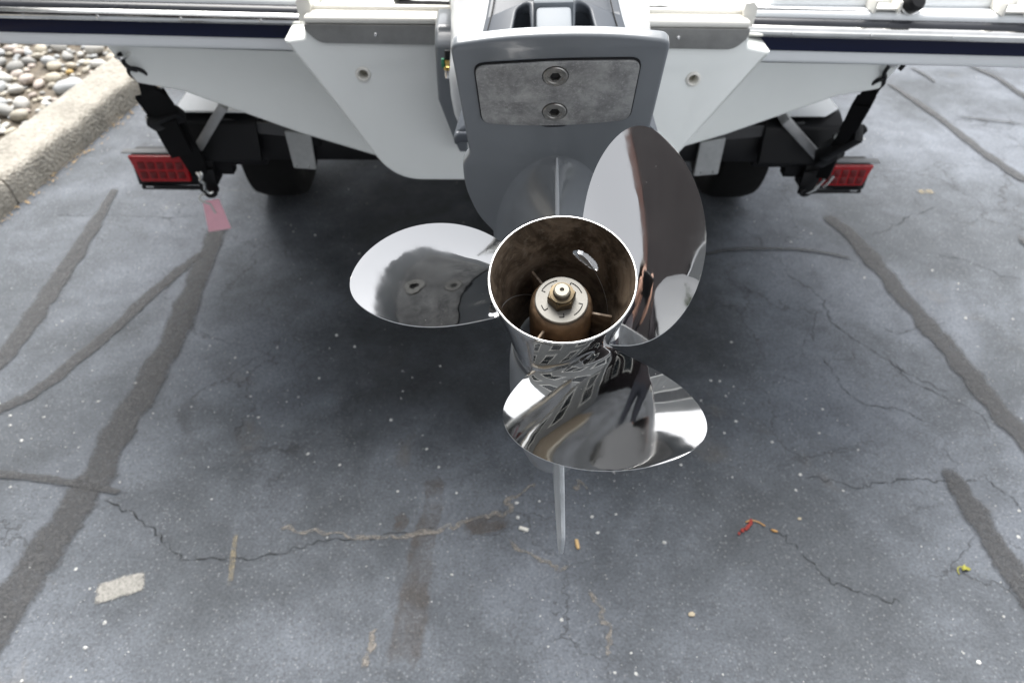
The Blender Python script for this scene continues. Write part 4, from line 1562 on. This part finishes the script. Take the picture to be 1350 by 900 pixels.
    ft = rounded([(x_out - s * 0.012, zb - 0.004), (hx1, zb - 0.008), (hx1, zb - 0.019), (x_out - s * 0.012, zb - 0.017)], 0.006)
    slot = rounded([(x_out - s * 0.020, zb - 0.008), (x_out - s * 0.044, zb - 0.008), (x_out - s * 0.044, zb - 0.0135), (x_out - s * 0.020, zb - 0.0135)], 0.0025)
    plate('light_foot', ft, [slot], 0.006, 0.001, lambda u, v, w: (u, 1.862 + w, v), M_BLACK, tl)
    tbox('light_arm', (s * 0.80, 1.895, 0.40), (0.09, 0.035, 0.12), 0.004, M_PCOAT)
    # plate the strap hooks into
    tbox('hook_plate', (s * 0.825, 1.858, 0.335), (0.05, 0.008, 0.07), 0.003, M_PCOAT)
from_bms('axle', [tube_bm([(-0.70, 2.40, 0.25), (0.70, 2.40, 0.25)], 0.03, 16)], M_PCOAT, trailer)
tbox('tongue', (0, 5.8, 0.45), (0.08, 2.2, 0.10), 0.006, M_PCOAT)
for s in (-1, 1):
    tbox('tongue_arm', (s * 0.30, 5.25, 0.43), (0.06, 0.9, 0.09), 0.006, M_PCOAT, rot=Matrix.Rotation(s * R(40), 3, 'Z'))
from_bms('jack_post', [tube_bm([(0.12, 6.5, 0.02), (0.12, 6.5, 0.75)], 0.03, 16)], M_GALV, trailer)


# ================================================================== TIE-DOWN STRAPS
def ribbon3d(name, pts, width_vec, thick, material, parent, n=6):
    """flat strap along pts; width_vec one vector or one per point"""
    P = smooth_path(pts, n)
    wv = [Vector(width_vec)] * len(P) if not isinstance(width_vec, list) else smooth_path(width_vec, n)
    bm = bmesh.new()
    rings = []
    for i, p in enumerate(P):
        t = (P[min(i + 1, len(P) - 1)] - P[max(i - 1, 0)]).normalized()
        w = wv[i]
        nn = t.cross(w).normalized() * thick / 2
        rings.append([bm.verts.new(q) for q in (p - w / 2 - nn, p + w / 2 - nn, p + w / 2 + nn, p - w / 2 + nn)])
    for A, B_ in zip(rings, rings[1:]):
        for k in range(4):
            bm.faces.new((A[k], A[(k + 1) % 4], B_[(k + 1) % 4], B_[k]))
    bm.faces.new(rings[0][::-1])
    bm.faces.new(rings[-1])
    bmesh.ops.recalc_face_normals(bm, faces=bm.faces)
    return from_bms(name, [bm], material, parent, True, 40)


sl_ = root('tie_down_strap', (-0.83, 1.84, 0.31), 'wide black tie down strap by the pink tag, flat side showing', 'strap', 'transom tie down straps')
# hook: S-bend from the eye then a loop the webbing passes through
hook = [(-0.778, 1.492, 0.826), (-0.774, 1.490, 0.818), (-0.772, 1.488, 0.806), (-0.764, 1.488, 0.797), (-0.752, 1.49, 0.792)]
loop = [(-0.766, 1.497, 0.793), (-0.752, 1.497, 0.791), (-0.742, 1.503, 0.780), (-0.745, 1.512, 0.766), (-0.757, 1.520, 0.756), (-0.770, 1.518, 0.762), (-0.776, 1.508, 0.776), (-0.774, 1.500, 0.788)]
from_bms('upper_hook', [tube_bm(smooth_path(hook, 6), 0.0042, 8), tube_bm(smooth_path(loop, 5, True) + [Vector(loop[0])], 0.0042, 8)], M_BLACK, sl_)
wv = Vector((0.058, -0.010, 0.020))
ribbon3d('webbing', [(-0.760, 1.520, 0.760), (-0.769, 1.548, 0.728), (-0.779, 1.59, 0.688), (-0.797, 1.68, 0.588), (-0.815, 1.76, 0.487), (-0.826, 1.815, 0.410), (-0.832, 1.842, 0.365)],
         [wv * 0.42, wv * 0.6, wv * 1.0, wv * 1.05, wv, wv * 0.95, wv * 0.7], 0.009, M_WEB, sl_)
ribbon3d('webbing_fold', [(-0.783, 1.58, 0.705), (-0.800, 1.655, 0.622), (-0.807, 1.69, 0.57)], wv * 1.22, 0.006, M_WEB, sl_)
ribbon3d('webbing_tail', [(-0.796, 1.64, 0.610), (-0.812, 1.70, 0.528), (-0.826, 1.75, 0.470)], wv * 1.0, 0.007, M_WEB, sl_)
bk = from_bms('cam_buckle', [box_bm((-0.797, 1.655, 0.612), (0.082, 0.030, 0.036), 0.006, Matrix.Rotation(R(-20), 3, 'Y') @ Matrix.Rotation(R(35), 3, 'X'))], M_BLACK, sl_)
from_bms('buckle_pin', [tube_bm(smooth_path([(-0.8335, 1.642, 0.620), (-0.8365, 1.646, 0.606), (-0.833, 1.655, 0.592), (-0.8285, 1.662, 0.585)], 5), 0.0032, 8)], M_ZINC, bk)
from_bms('lower_hook', [tube_bm(smooth_path([(-0.829, 1.838, 0.383), (-0.8245, 1.832, 0.367), (-0.831, 1.830, 0.352), (-0.8235, 1.832, 0.340), (-0.8265, 1.833, 0.322), (-0.819, 1.835, 0.310), (-0.809, 1.838, 0.312)], 6), 0.0048, 8),
                       tube_bm(smooth_path([(-0.838, 1.838, 0.381), (-0.833, 1.832, 0.366), (-0.826, 1.830, 0.356)], 4), 0.0042, 8)], M_ZINC, sl_)
from_bms('hook_tip', [tube_bm(smooth_path([(-0.829, 1.833, 0.318), (-0.823, 1.834, 0.303), (-0.811, 1.838, 0.300), (-0.803, 1.842, 0.308)], 5), 0.0062, 8)], M_BLACK, sl_)

sr_ = root('tie_down_strap', (0.83, 1.84, 0.31), 'black tie down strap seen edge on with its ratchet lever sticking out', 'strap', 'transom tie down straps')
hook = [(0.757, 1.492, 0.822), (0.740, 1.488, 0.822), (0.732, 1.488, 0.812), (0.730, 1.49, 0.800), (0.737, 1.494, 0.790), (0.738, 1.497, 0.780)]
loop = [(0.736, 1.496, 0.786), (0.741, 1.500, 0.775), (0.738, 1.508, 0.762), (0.729, 1.512, 0.757), (0.721, 1.510, 0.762), (0.720, 1.502, 0.774), (0.728, 1.496, 0.784)]
from_bms('upper_hook', [tube_bm(smooth_path(hook, 6), 0.0042, 8), tube_bm(smooth_path(loop, 5, True) + [Vector(loop[0])], 0.0042, 8), tube_bm([(0.757, 1.488, 0.808), (0.764, 1.490, 0.818)], 0.0048, 8)], M_BLACK, sr_)
wr = Vector((0.020, -0.030, 0.010))
ribbon3d('webbing', [(0.728, 1.514, 0.757), (0.739, 1.545, 0.722), (0.757, 1.59, 0.668), (0.778, 1.65, 0.600), (0.798, 1.71, 0.53), (0.822, 1.775, 0.45), (0.845, 1.83, 0.372)], wr, 0.018, M_WEB, sr_)
ribbon3d('webbing_fold', [(0.742, 1.556, 0.712), (0.760, 1.60, 0.658), (0.774, 1.64, 0.612)], wr * 1.2, 0.027, M_WEB, sr_)
rb = from_bms('ratchet_body', [box_bm((0.803, 1.71, 0.532), (0.026, 0.045, 0.13), 0.006, Matrix.Rotation(R(18), 3, 'Y') @ Matrix.Rotation(R(38), 3, 'X')),
                               box_bm((0.800, 1.755, 0.478), (0.030, 0.045, 0.075), 0.006, Matrix.Rotation(R(18), 3, 'Y') @ Matrix.Rotation(R(38), 3, 'X'))], M_BLACK, sr_)
lev = rounded([(-0.010, -0.05), (0.010, -0.05), (0.014, 0.02), (0.010, 0.038), (-0.010, 0.038), (-0.014, 0.02)], 0.009)
lsl = rounded([(-0.005, 0.004), (0.005, 0.004), (0.005, 0.028), (-0.005, 0.028)], 0.004)
lr = Matrix.Translation((0.825, 1.715, 0.548)) @ Matrix.Rotation(R(48), 4, 'Y') @ Matrix.Rotation(R(90), 4, 'X')
plate('ratchet_lever', lev, [lsl], 0.014, 0.003, lambda u, v, w: lr @ Vector((u, v, w)), M_BLACK, rb)
lr2 = Matrix.Translation((0.828, 1.775, 0.478)) @ Matrix.Rotation(R(-18), 4, 'Y') @ Matrix.Rotation(R(90), 4, 'X')
plate('release_lever', rounded([(-0.006, 0.045), (0.008, 0.045), (0.022, -0.012), (0.016, -0.022), (-0.004, -0.026), (-0.010, -0.012)], 0.006), [], 0.018, 0.003, lambda u, v, w: lr2 @ Vector((u, v, w)), M_BLACK, rb)
from_bms('ratchet_pin', [tube_bm([(0.783, 1.672, 0.580), (0.793, 1.690, 0.556)], 0.0062, 10), tube_bm([(0.779, 1.695, 0.556), (0.789, 1.70, 0.549)], 0.0075, 10)], M_ZINC, rb)
from_bms('loose_tail', [tube_bm(smooth_path([(0.828, 1.79, 0.455), (0.842, 1.80, 0.430), (0.838, 1.815, 0.405)], 4), 0.006, 8)], M_WEB, sr_)
from_bms('lower_hook', [tube_bm(smooth_path([(0.858, 1.832, 0.378), (0.846, 1.83, 0.355), (0.836, 1.83, 0.335), (0.826, 1.832, 0.322), (0.817, 1.835, 0.314)], 6), 0.0046, 8),
                       tube_bm(smooth_path([(0.874, 1.833, 0.372), (0.864, 1.83, 0.352), (0.854, 1.83, 0.338)], 5), 0.0046, 8), tube_bm([(0.838, 1.83, 0.345), (0.833, 1.83, 0.328)], 0.0046, 8)], M_ZINC, sr_)
from_bms('hook_tip', [tube_bm(smooth_path([(0.832, 1.832, 0.326), (0.818, 1.834, 0.312), (0.806, 1.838, 0.309), (0.803, 1.84, 0.318), (0.812, 1.84, 0.325)], 5), 0.0052, 8)], M_BLACK, sr_)

# ================================================================== PINK TAG
tg = root('pink_tag', (-0.82, 1.84, 0.19), 'pink paper tag hanging under the left tail light', 'tag')
plate('card', rounded([(-0.8445, 0.282), (-0.7985, 0.290), (-0.7860, 0.196), (-0.8505, 0.184)], 0.003), [circle(-0.826, 0.274, 0.004, 12)], 0.0016, 0.0003, lambda u, v, w: (u, 1.836 + 0.02 * (v - 0.24) + w, v), M_PINK, tg)
from_bms('tie', [tube_bm(smooth_path([(-0.818, 1.834, 0.300), (-0.838, 1.831, 0.305), (-0.847, 1.830, 0.296), (-0.838, 1.831, 0.283), (-0.824, 1.831, 0.277), (-0.820, 1.832, 0.262), (-0.816, 1.832, 0.248)], 6), 0.0028, 8),
                tube_bm(smooth_path([(-0.842, 1.831, 0.284), (-0.848, 1.829, 0.292), (-0.836, 1.829, 0.309), (-0.822, 1.832, 0.306)], 5), 0.0030, 8)], M_TIE, tg)

# ================================================================== LITTER ON THE ASPHALT
def butt(name, p0, p1, r, m_, label, group):
    p0, p1 = Vector(p0), Vector(p1)
    d = (p1 - p0)
    prof = [(0, 0), (r * 0.9, 0.0), (r, d.length * 0.06), (r * 1.02, d.length * 0.5), (r * 0.96, d.length * 0.94), (r * 0.8, d.length), (0, d.length)]
    bm = xform(lathe_bm(prof, 14), align_z(p0, d))
    for v in bm.verts:
        v.co += Vector((noise.noise(v.co * 300), noise.noise(v.co * 300 + Vector((5, 0, 0))), 0)) * r * 0.2
    o = from_bms(name, [bm], m_, None)
    return tag(o, label, 'cigarette butt', group)


butt('cigarette_butt', (-0.002, 0.968, 0.0045), (0.017, 0.961, 0.0045), 0.0042, M_PAPER, 'short white cigarette butt left of the skeg tip', 'cigarette butts')
butt('cigarette_butt', (0.119, 0.936, 0.0042), (0.1215, 0.914, 0.0042), 0.0038, M_TAN, 'tan cigarette butt just right of the skeg tip', 'cigarette butts')

red = root('fallen_blossom', (0.49, 0.96, 0.003), 'crumpled red blossom with thin dry stem on the asphalt', 'blossom')
bms = []
rnd = random.Random(4)
for i in range(9):
    c = Vector((0.476 + 0.0045 * i + rnd.uniform(-.003, .003), 0.950 + 0.0035 * i + rnd.uniform(-.004, .004), 0.005))
    bm = bmesh.new()
    bmesh.ops.create_icosphere(bm, subdivisions=2, radius=1)
    sc = Vector((rnd.uniform(.003, .006), rnd.uniform(.002, .0045), rnd.uniform(.0015, .003)))
    rt = Matrix.Rotation(rnd.uniform(0, 3.1), 3, 'Z')
    for v in bm.verts:
        v.co = c + rt @ Vector((v.co.x * sc.x, v.co.y * sc.y, v.co.z * sc.z)) + Vector((noise.noise(v.co * 2 + c * 50), noise.noise(v.co * 2 + c * 70), 0)) * 0.002
    bms.append(bm)
from_bms('petals', bms, M_RED, red)
from_bms('stem', [tube_bm(smooth_path([(0.497, 0.976, 0.004), (0.510, 0.980, 0.005), (0.526, 0.975, 0.004), (0.537, 0.966, 0.003)], 6), 0.0014, 6), tube_bm([(0.548, 0.957, 0.003), (0.554, 0.953, 0.004), (0.561, 0.951, 0.003)], [0.001, 0.003, 0.001], 6)], M_STEM, red)

yl = root('curled_leaf', (0.93, 0.85, 0.003), 'small curled yellow leaf on the asphalt at the right', 'leaf')
verts, faces = [], []
for i in range(13):
    t = i / 12
    for j in range(5):
        w = (j - 2) / 2 * 0.0062 * math.sin(math.pi * min(1, t * 0.9 + 0.1)) ** 0.6
        verts.append((0.924 + 0.019 * t, 0.852 + w + 0.004 * math.sin(t * 3), 0.004 + 0.006 * abs(w / 0.0085) ** 2 + 0.003 * math.sin(t * 7)))
for i in range(12):
    for j in range(4):
        a = i * 5 + j
        faces.append((a, a + 5, a + 6, a + 1))
o = link('leaf_blade', mesh_from('leaf_blade', [Vector(v) + off(yl) for v in verts], faces), M_YELL, yl, True)
sm = o.modifiers.new('t', 'SOLIDIFY')
sm.thickness = 0.0008
from_bms('leaf_stalk', [tube_bm(smooth_path([(0.927, 0.858, 0.006), (0.918, 0.857, 0.006), (0.914, 0.850, 0.004), (0.914, 0.842, 0.003)], 5), 0.0012, 6)], M_YELL, yl)
for i, (x, y, s, lab) in enumerate(((0.334, 0.762, 0.006, 'pale tan chip lying alone on dark asphalt, nearest the camera'), (0.62, 0.985, 0.004, 'tiny tan chip right of the red blossom'), (0.168, 0.955, 0.0035, 'tiny white chip right of the tan cigarette butt'))):
    bm = bmesh.new()
    bmesh.ops.create_icosphere(bm, subdivisions=1, radius=1)
    for v in bm.verts:
        f__ = 1 + 0.4 * noise.noise(v.co * 1.7 + Vector((i * 9, 0, 0)))
        v.co = Vector((x + v.co.x * s * 1.3 * f__, y + v.co.y * s * f__, s * 0.5 + v.co.z * s * 0.5))
    tag(from_bms('stone_chip', [bm], mat('tan_chip', (0.42, 0.36, 0.26), rough=0.9) if i < 2 else M_GRIT, None), lab, 'chip', 'loose chips')


# ================================================================== GREY SIDED BUILDING LEFT OF THE STONE BED (out of frame, mirrored in the blades)
bd = root('sided_building', (-6.5, 1.6, 0), 'grey lap sided building with white windows mirrored in the propeller blades', 'building')
M_SIDE = mat('grey_lap_siding', (0.27, 0.28, 0.285), rough=0.6, var=0.06, vscale=3)
M_WTRIM = mat('white_trim', (0.78, 0.78, 0.76), rough=0.5)
M_GLASS = mat('dark_window_glass', (0.02, 0.025, 0.03), rough=0.05, spec=0.8)
M_ROOF = mat('grey_shingle', (0.10, 0.10, 0.105), rough=0.9, var=0.2, vscale=8)
BX = -5.2
for i in range(54):
    z = 0.12 + 0.14 * i
    from_bms('siding_board', [box_bm((BX + 0.006, 1.6, z), (0.020, 9.8, 0.146), 0.003, Matrix.Rotation(R(5), 3, 'Y'))], M_SIDE, bd)
from_bms('wall', [box_bm((BX - 2.6, 1.6, 3.80), (5.1, 9.7, 7.6), 0.0)], M_SIDE, bd)
for zc in (1.45, 3.75, 6.0):
    for y in (-1.6, 1.4, 4.4):
        w_ = from_bms('window', [box_bm((BX + 0.03, y - 0.62, zc), (0.07, 0.13, 1.5), 0.005), box_bm((BX + 0.03, y + 0.62, zc), (0.07, 0.13, 1.5), 0.005), box_bm((BX + 0.035, y, zc + 0.80), (0.08, 1.50, 0.14), 0.005),
                                 box_bm((BX + 0.05, y, zc - 0.80), (0.11, 1.50, 0.11), 0.005), box_bm((BX + 0.03, y, zc), (0.06, 1.12, 0.06), 0.004)], M_WTRIM, bd)
        from_bms('pane', [box_bm((BX + 0.022, y, zc), (0.03, 1.12, 1.5), 0.0)], M_GLASS, w_)
from_bms('eaves', [box_bm((BX + 0.15, 1.6, 7.72), (0.8, 10.4, 0.18), 0.01)], M_WTRIM, bd)
v_ = [Vector(p) + off(bd) for p in [(BX + 0.58, -3.7, 7.82), (BX + 0.58, 6.9, 7.82), (BX - 2.6, 6.9, 9.4), (BX - 2.6, -3.7, 9.4), (BX - 5.8, 6.9, 7.82), (BX - 5.8, -3.7, 7.82)]]
link('roof', mesh_from('roof', v_, [(0, 1, 2, 3), (3, 2, 4, 5), (0, 3, 5), (1, 4, 2), (0, 5, 4, 1)]), M_ROOF, bd)

# ================================================================== DARK BUILDING BEHIND THE CAMERA (out of frame, mirrored in the right blade)
db = root('dark_building', (-5.5, -8.5, 0), 'tall dark plum grey building behind the camera, mirrored in the right blade', 'building')
M_DARKW = mat('dark_plum_cladding', (0.011, 0.009, 0.011), rough=0.8, spec=0.2, var=0.08, vscale=2)
M_BRICK = mat('red_brown_brick', (0.050, 0.020, 0.016), rough=0.85, var=0.3, vscale=6)
from_bms('wall', [box_bm((-5.25, -8.4, 4.0), (7.9, 4.0, 8.0), 0.02)], M_DARKW, db)
from_bms('parapet', [box_bm((-5.25, -8.4, 8.08), (8.1, 4.2, 0.16), 0.02)], M_WTRIM, db)
from_bms('brick_corner', [box_bm((-1.02, -8.4, 3.8), (0.55, 3.8, 7.6), 0.02)], M_BRICK, db)
for x in (-3.0, -5.2, -7.4):
    w_ = from_bms('window', [box_bm((x, -6.37, 1.9), (1.3, 0.06, 1.5), 0.01)], M_WTRIM, db)
    from_bms('pane', [box_bm((x, -6.335, 1.9), (1.14, 0.02, 1.34), 0.0)], M_GLASS, w_)


# ================================================================== PERSON TAKING THE PICTURE (stands behind the camera, mirrored in the blades)
M_JACKET = mat('dark_plum_jacket', (0.030, 0.026, 0.034), rough=0.8, var=0.15, vscale=25, bump=0.3, bscale=60, bdist=0.004)
M_JEANS = mat('dark_trousers', (0.035, 0.040, 0.055), rough=0.9, var=0.15, vscale=40, bump=0.3, bscale=50, bdist=0.004)
M_SKIN = mat('skin', (0.52, 0.30, 0.22), rough=0.5)
M_HAIR = mat('dark_hair', (0.03, 0.022, 0.016), rough=0.6, bump=0.5, bscale=120, bdist=0.004)
M_SHOE = mat('black_shoe', (0.02, 0.02, 0.02), rough=0.6)
M_EYE = mat('eye', (0.05, 0.03, 0.02), rough=0.2)


def skin_mesh(name, verts, edges, radii, root_i, sub=2):
    me = bpy.data.meshes.new(name)
    me.from_pydata(verts, edges, [])
    o = bpy.data.objects.new(name, me)
    COL.objects.link(o)
    o.modifiers.new('skin', 'SKIN')
    for i, r in enumerate(radii):
        me.skin_vertices[0].data[i].radius = (r, r) if isinstance(r, (int, float)) else r
    me.skin_vertices[0].data[root_i].use_root = True
    s = o.modifiers.new('sub', 'SUBSURF')
    s.levels = s.render_levels = sub
    dg = bpy.context.evaluated_depsgraph_get()
    out = bpy.data.meshes.new_from_object(o.evaluated_get(dg))
    bpy.data.objects.remove(o)
    return out


PX, PY = -0.02, -0.52
ZS = 1.0
V = [(PX, PY, 0.96), (PX, PY - 0.02, 1.10), (PX, PY - 0.02, 1.26), (PX, PY, 1.40), (PX, PY + 0.005, 1.475), (PX, PY + 0.035, 1.545), (PX, PY + 0.06, 1.62), (PX, PY + 0.065, 1.70)]
RD = [(0.165, 0.115), (0.150, 0.105), (0.170, 0.115), (0.165, 0.10), 0.055, 0.058, (0.078, 0.095), (0.07, 0.085)]
E_ = [(0, 1), (1, 2), (2, 3), (3, 4), (4, 5), (5, 6), (6, 7)]


def add(v, r, to):
    V.append(v)
    RD.append(r)
    E_.append((to, len(V) - 1))
    return len(V) - 1


hands = []
for s in (-1, 1):
    sh = add((PX + s * 0.19, PY + 0.01, 1.385), 0.062, 3)
    el = add((PX + s * 0.235, PY + 0.14, 1.17), 0.046, sh)
    wr_ = add((-0.074 + s * 0.105, -0.085, 1.355), 0.030, el)
    pm = add((-0.074 + s * 0.090, -0.050, 1.400), (0.026, 0.020), wr_)
    hands.append((s, pm))
    hp = add((PX + s * 0.095, PY + 0.005, 0.90), 0.095, 0)
    kn = add((PX + s * 0.115, PY + 0.02, 0.50), 0.060, hp)
    an_ = add((PX + s * 0.12, PY - 0.01, 0.10), 0.043, kn)
    he = add((PX + s * 0.12, PY + 0.00, 0.050), 0.042, an_)
    add((PX + s * 0.145, PY + 0.17, 0.038), (0.040, 0.034), he)
    # fingers round the phone, thumb in front of its lower edge
    base = Vector(V[pm])
    for k in range(4):
        f0 = base + Vector((-s * 0.006, 0.010 - 0.004 * k, 0.018 - 0.018 * k + 0.012))
        a_ = add(tuple(f0 + Vector((-s * 0.018, 0.010, 0.004))), 0.0095, pm)
        b_ = add(tuple(f0 + Vector((-s * (0.036 - 0.002 * k), 0.006, 0.006))), 0.0088, a_)
        add(tuple(f0 + Vector((-s * (0.050 - 0.004 * k), 0.000, 0.005))), 0.0078, b_)
    a_ = add(tuple(base + Vector((-s * 0.010, -0.022, 0.004))), 0.0105, pm)
    b_ = add(tuple(base + Vector((-s * 0.026, -0.030, 0.014))), 0.0095, a_)
    add(tuple(base + Vector((-s * 0.042, -0.030, 0.022))), 0.008, b_)
V = [(x, y, z * ZS) if not (y > -0.10 and z > 1.2) else (x, y, z) for x, y, z in V]
bmesh_body = skin_mesh('person', V, E_, RD, 0)
for mtl in (M_JACKET, M_JEANS, M_SKIN, M_SHOE):
    bmesh_body.materials.append(mtl)
for pl in bmesh_body.polygons:
    c = pl.center
    pl.use_smooth = True
    if c.z > 1.487 * ZS and abs(c.x - PX) < 0.14:
        pl.material_index = 2
    elif c.y > -0.082 and c.z > 1.2:
        pl.material_index = 2
    elif c.z < 0.085:
        pl.material_index = 3
    elif c.z < 0.94:
        pl.material_index = 1
    else:
        pl.material_index = 0
# a face: nose, brow hollow and chin pulled out of the head
for v in bmesh_body.vertices:
    p = v.co - Vector((PX, PY + 0.065, 1.615 * ZS))
    if p.z > -0.12 and p.y > 0.03:
        v.co.y += 0.030 * math.exp(-(p.x / 0.014) ** 2 - ((p.z + 0.018) / 0.024) ** 2) + 0.012 * math.exp(-(p.x / 0.03) ** 2 - ((p.z + 0.085) / 0.022) ** 2)
        for s in (-1, 1):
            v.co.y -= 0.010 * math.exp(-((p.x - s * 0.032) / 0.018) ** 2 - ((p.z - 0.012) / 0.014) ** 2)
person = link('person', bmesh_body, None)
tag(person, 'person in dark jacket holding a phone, mirrored in the propeller blades', 'person')
hb = bmesh.new()
bmesh.ops.create_uvsphere(hb, u_segments=28, v_segments=18, radius=1.0)
for v in list(hb.verts):
    n_ = 1 + 0.05 * noise.noise(v.co * 4)
    v.co = Vector((PX + v.co.x * 0.090 * n_, PY + 0.040 + v.co.y * 0.108 * n_, 1.672 * ZS + v.co.z * 0.105 * n_))
dele = [v for v in hb.verts if v.co.y > PY + 0.115 and v.co.z < 1.700 * ZS]
bmesh.ops.delete(hb, geom=dele, context='VERTS')
from_bms('hair', [hb], M_HAIR, person)
for s in (-1, 1):
    from_bms('ear', [xform(lathe_bm([(0, 0.006), (0.012, 0.005), (0.017, 0), (0.012, -0.005), (0, -0.006)], 16), Matrix.Translation((PX + s * 0.088, PY + 0.055, 1.612 * ZS)) @ Matrix.Rotation(R(90), 4, 'Y') @ Matrix.Scale(1.7, 4, (1, 0, 0)))], M_SKIN, person)
    from_bms('eye', [xform(lathe_bm([(0, 0.008), (0.006, 0.006), (0.009, 0), (0, -0.004)], 14), align_z((PX + s * 0.032, PY + 0.142, 1.628 * ZS), (0, 1, -0.3)))], M_EYE, person)
from_bms('mouth', [box_bm((PX, PY + 0.147, 1.560 * ZS), (0.046, 0.010, 0.008), 0.003)], mat('lips', (0.42, 0.17, 0.14), rough=0.5), person)
ph = root('phone', (-0.074, -0.045, 1.36), 'black phone held up by the person, mirrored in the blades', 'phone')
pr_ = frame_m((-0.074, -0.030, 1.392), cr, cu, -cf)
from_bms('phone_body', [xform(box_bm((0, 0, 0.0), (0.148, 0.072, 0.008), 0.0035, seg=3), pr_)], M_BLACK, ph)
from_bms('phone_lens', [xform(xform(lathe_bm([(0, 0.002), (0.006, 0.002), (0.007, 0.0), (0.007, -0.002)], 18), Matrix.Translation((x_, 0.022, -0.0045)) @ Matrix.Rotation(R(180), 4, 'X')), pr_) for x_ in (0.045, 0.060)], M_GLASS, ph)


# ================================================================== ADDED TREES (unseen; put in to block the low sky, they also show in the mirrors)
M_LEAF = mat('tree_leaf', (0.055, 0.085, 0.030), rough=0.6, var=0.45, vscale=1.5)
M_BARK = mat('tree_bark', (0.11, 0.085, 0.065), rough=0.9, var=0.3, vscale=12, bump=0.6, bscale=30, bdist=0.02)


def tree_meshes(seed, height, spread):
    rnd = random.Random(seed)
    bms = [tube_bm([(0, 0, -0.1), (0.05, 0.02, height * 0.25), (-0.04, 0.06, height * 0.5), (0.02, 0, height * 0.85)], [0.17, 0.14, 0.10, 0.03], 10)]
    tips = []
    for i in range(16):
        a = i * 2.4
        z0 = height * (0.18 + 0.5 * i / 16)
        L = spread * rnd.uniform(0.7, 1.0) * (1.05 - 0.55 * i / 16)
        mid = Vector((math.cos(a) * L * 0.5, math.sin(a) * L * 0.5, z0 + L * 0.25))
        end = Vector((math.cos(a) * L, math.sin(a) * L, z0 + L * rnd.uniform(0.35, 0.6)))
        bms.append(tube_bm([(0, 0, z0), mid, end], [0.06, 0.04, 0.012], 6))
        tips += [mid, (mid + end) / 2, end]
    tips += [Vector((0, 0, height * t)) for t in (0.6, 0.7, 0.8, 0.88)]
    verts, faces = [], []
    for c in tips:
        rr_ = rnd.uniform(0.45, 0.75) * spread / 2.2
        for _ in range(150):
            d = Vector((rnd.gauss(0, 1), rnd.gauss(0, 1), rnd.gauss(0, 0.8))) * rr_ * 0.55
            p = c + d
            u = Vector((rnd.gauss(0, 1), rnd.gauss(0, 1), rnd.gauss(0, 1))).normalized() * rnd.uniform(0.05, 0.11)
            w = u.orthogonal().normalized() * u.length * 0.6
            k = len(verts)
            verts += [p - u, p + w, p + u, p - w]
            faces.append((k, k + 1, k + 2, k + 3))
    cm = bpy.data.meshes.new('crown')
    cm.from_pydata([tuple(v) for v in verts], [], faces)
    cm.materials.append(M_LEAF)
    return bms, cm


tspots = [(12.0, -4.0), (12.5, 0.5), (12.0, 5.0), (12.4, 9.4), (9.0, 13.5), (5.0, 15.0), (1.0, 15.5)]
TLAB = ['leafy tree at the right edge of the lot, nearest behind the camera', 'leafy tree at the right edge of the lot, level with the camera', 'leafy tree at the right edge of the lot, level with the boat',
        'leafy tree at the right edge of the lot, ahead of the boat', 'leafy tree at the far right corner of the lot', 'leafy tree ahead of the boat, second from the far right corner',
        'leafy tree straight ahead of the bow']
bms, crown_me = tree_meshes(3, 7.0, 2.4)
tree0 = root('leafy_tree', (tspots[0][0], tspots[0][1], 0), TLAB[0], 'tree', 'trees round the lot')
PLAIN.discard(tree0.name)
trunk0 = from_bms('trunk', bms, M_BARK, tree0, True, 60)
crown0 = link('crown', crown_me, None, tree0)
for i, (x, y) in enumerate(tspots):
    if i == 0:
        continue
    t_ = tree0.copy()
    COL.objects.link(t_)
    t_.location = (x, y, 0)
    t_['label'] = TLAB[i]
    t_.rotation_euler = (0, 0, i * 1.7)
    t_.scale = (1, 1, 0.9 + 0.05 * (i % 5))
    for ch in (trunk0, crown0):
        c_ = ch.copy()
        COL.objects.link(c_)
        c_.parent = t_
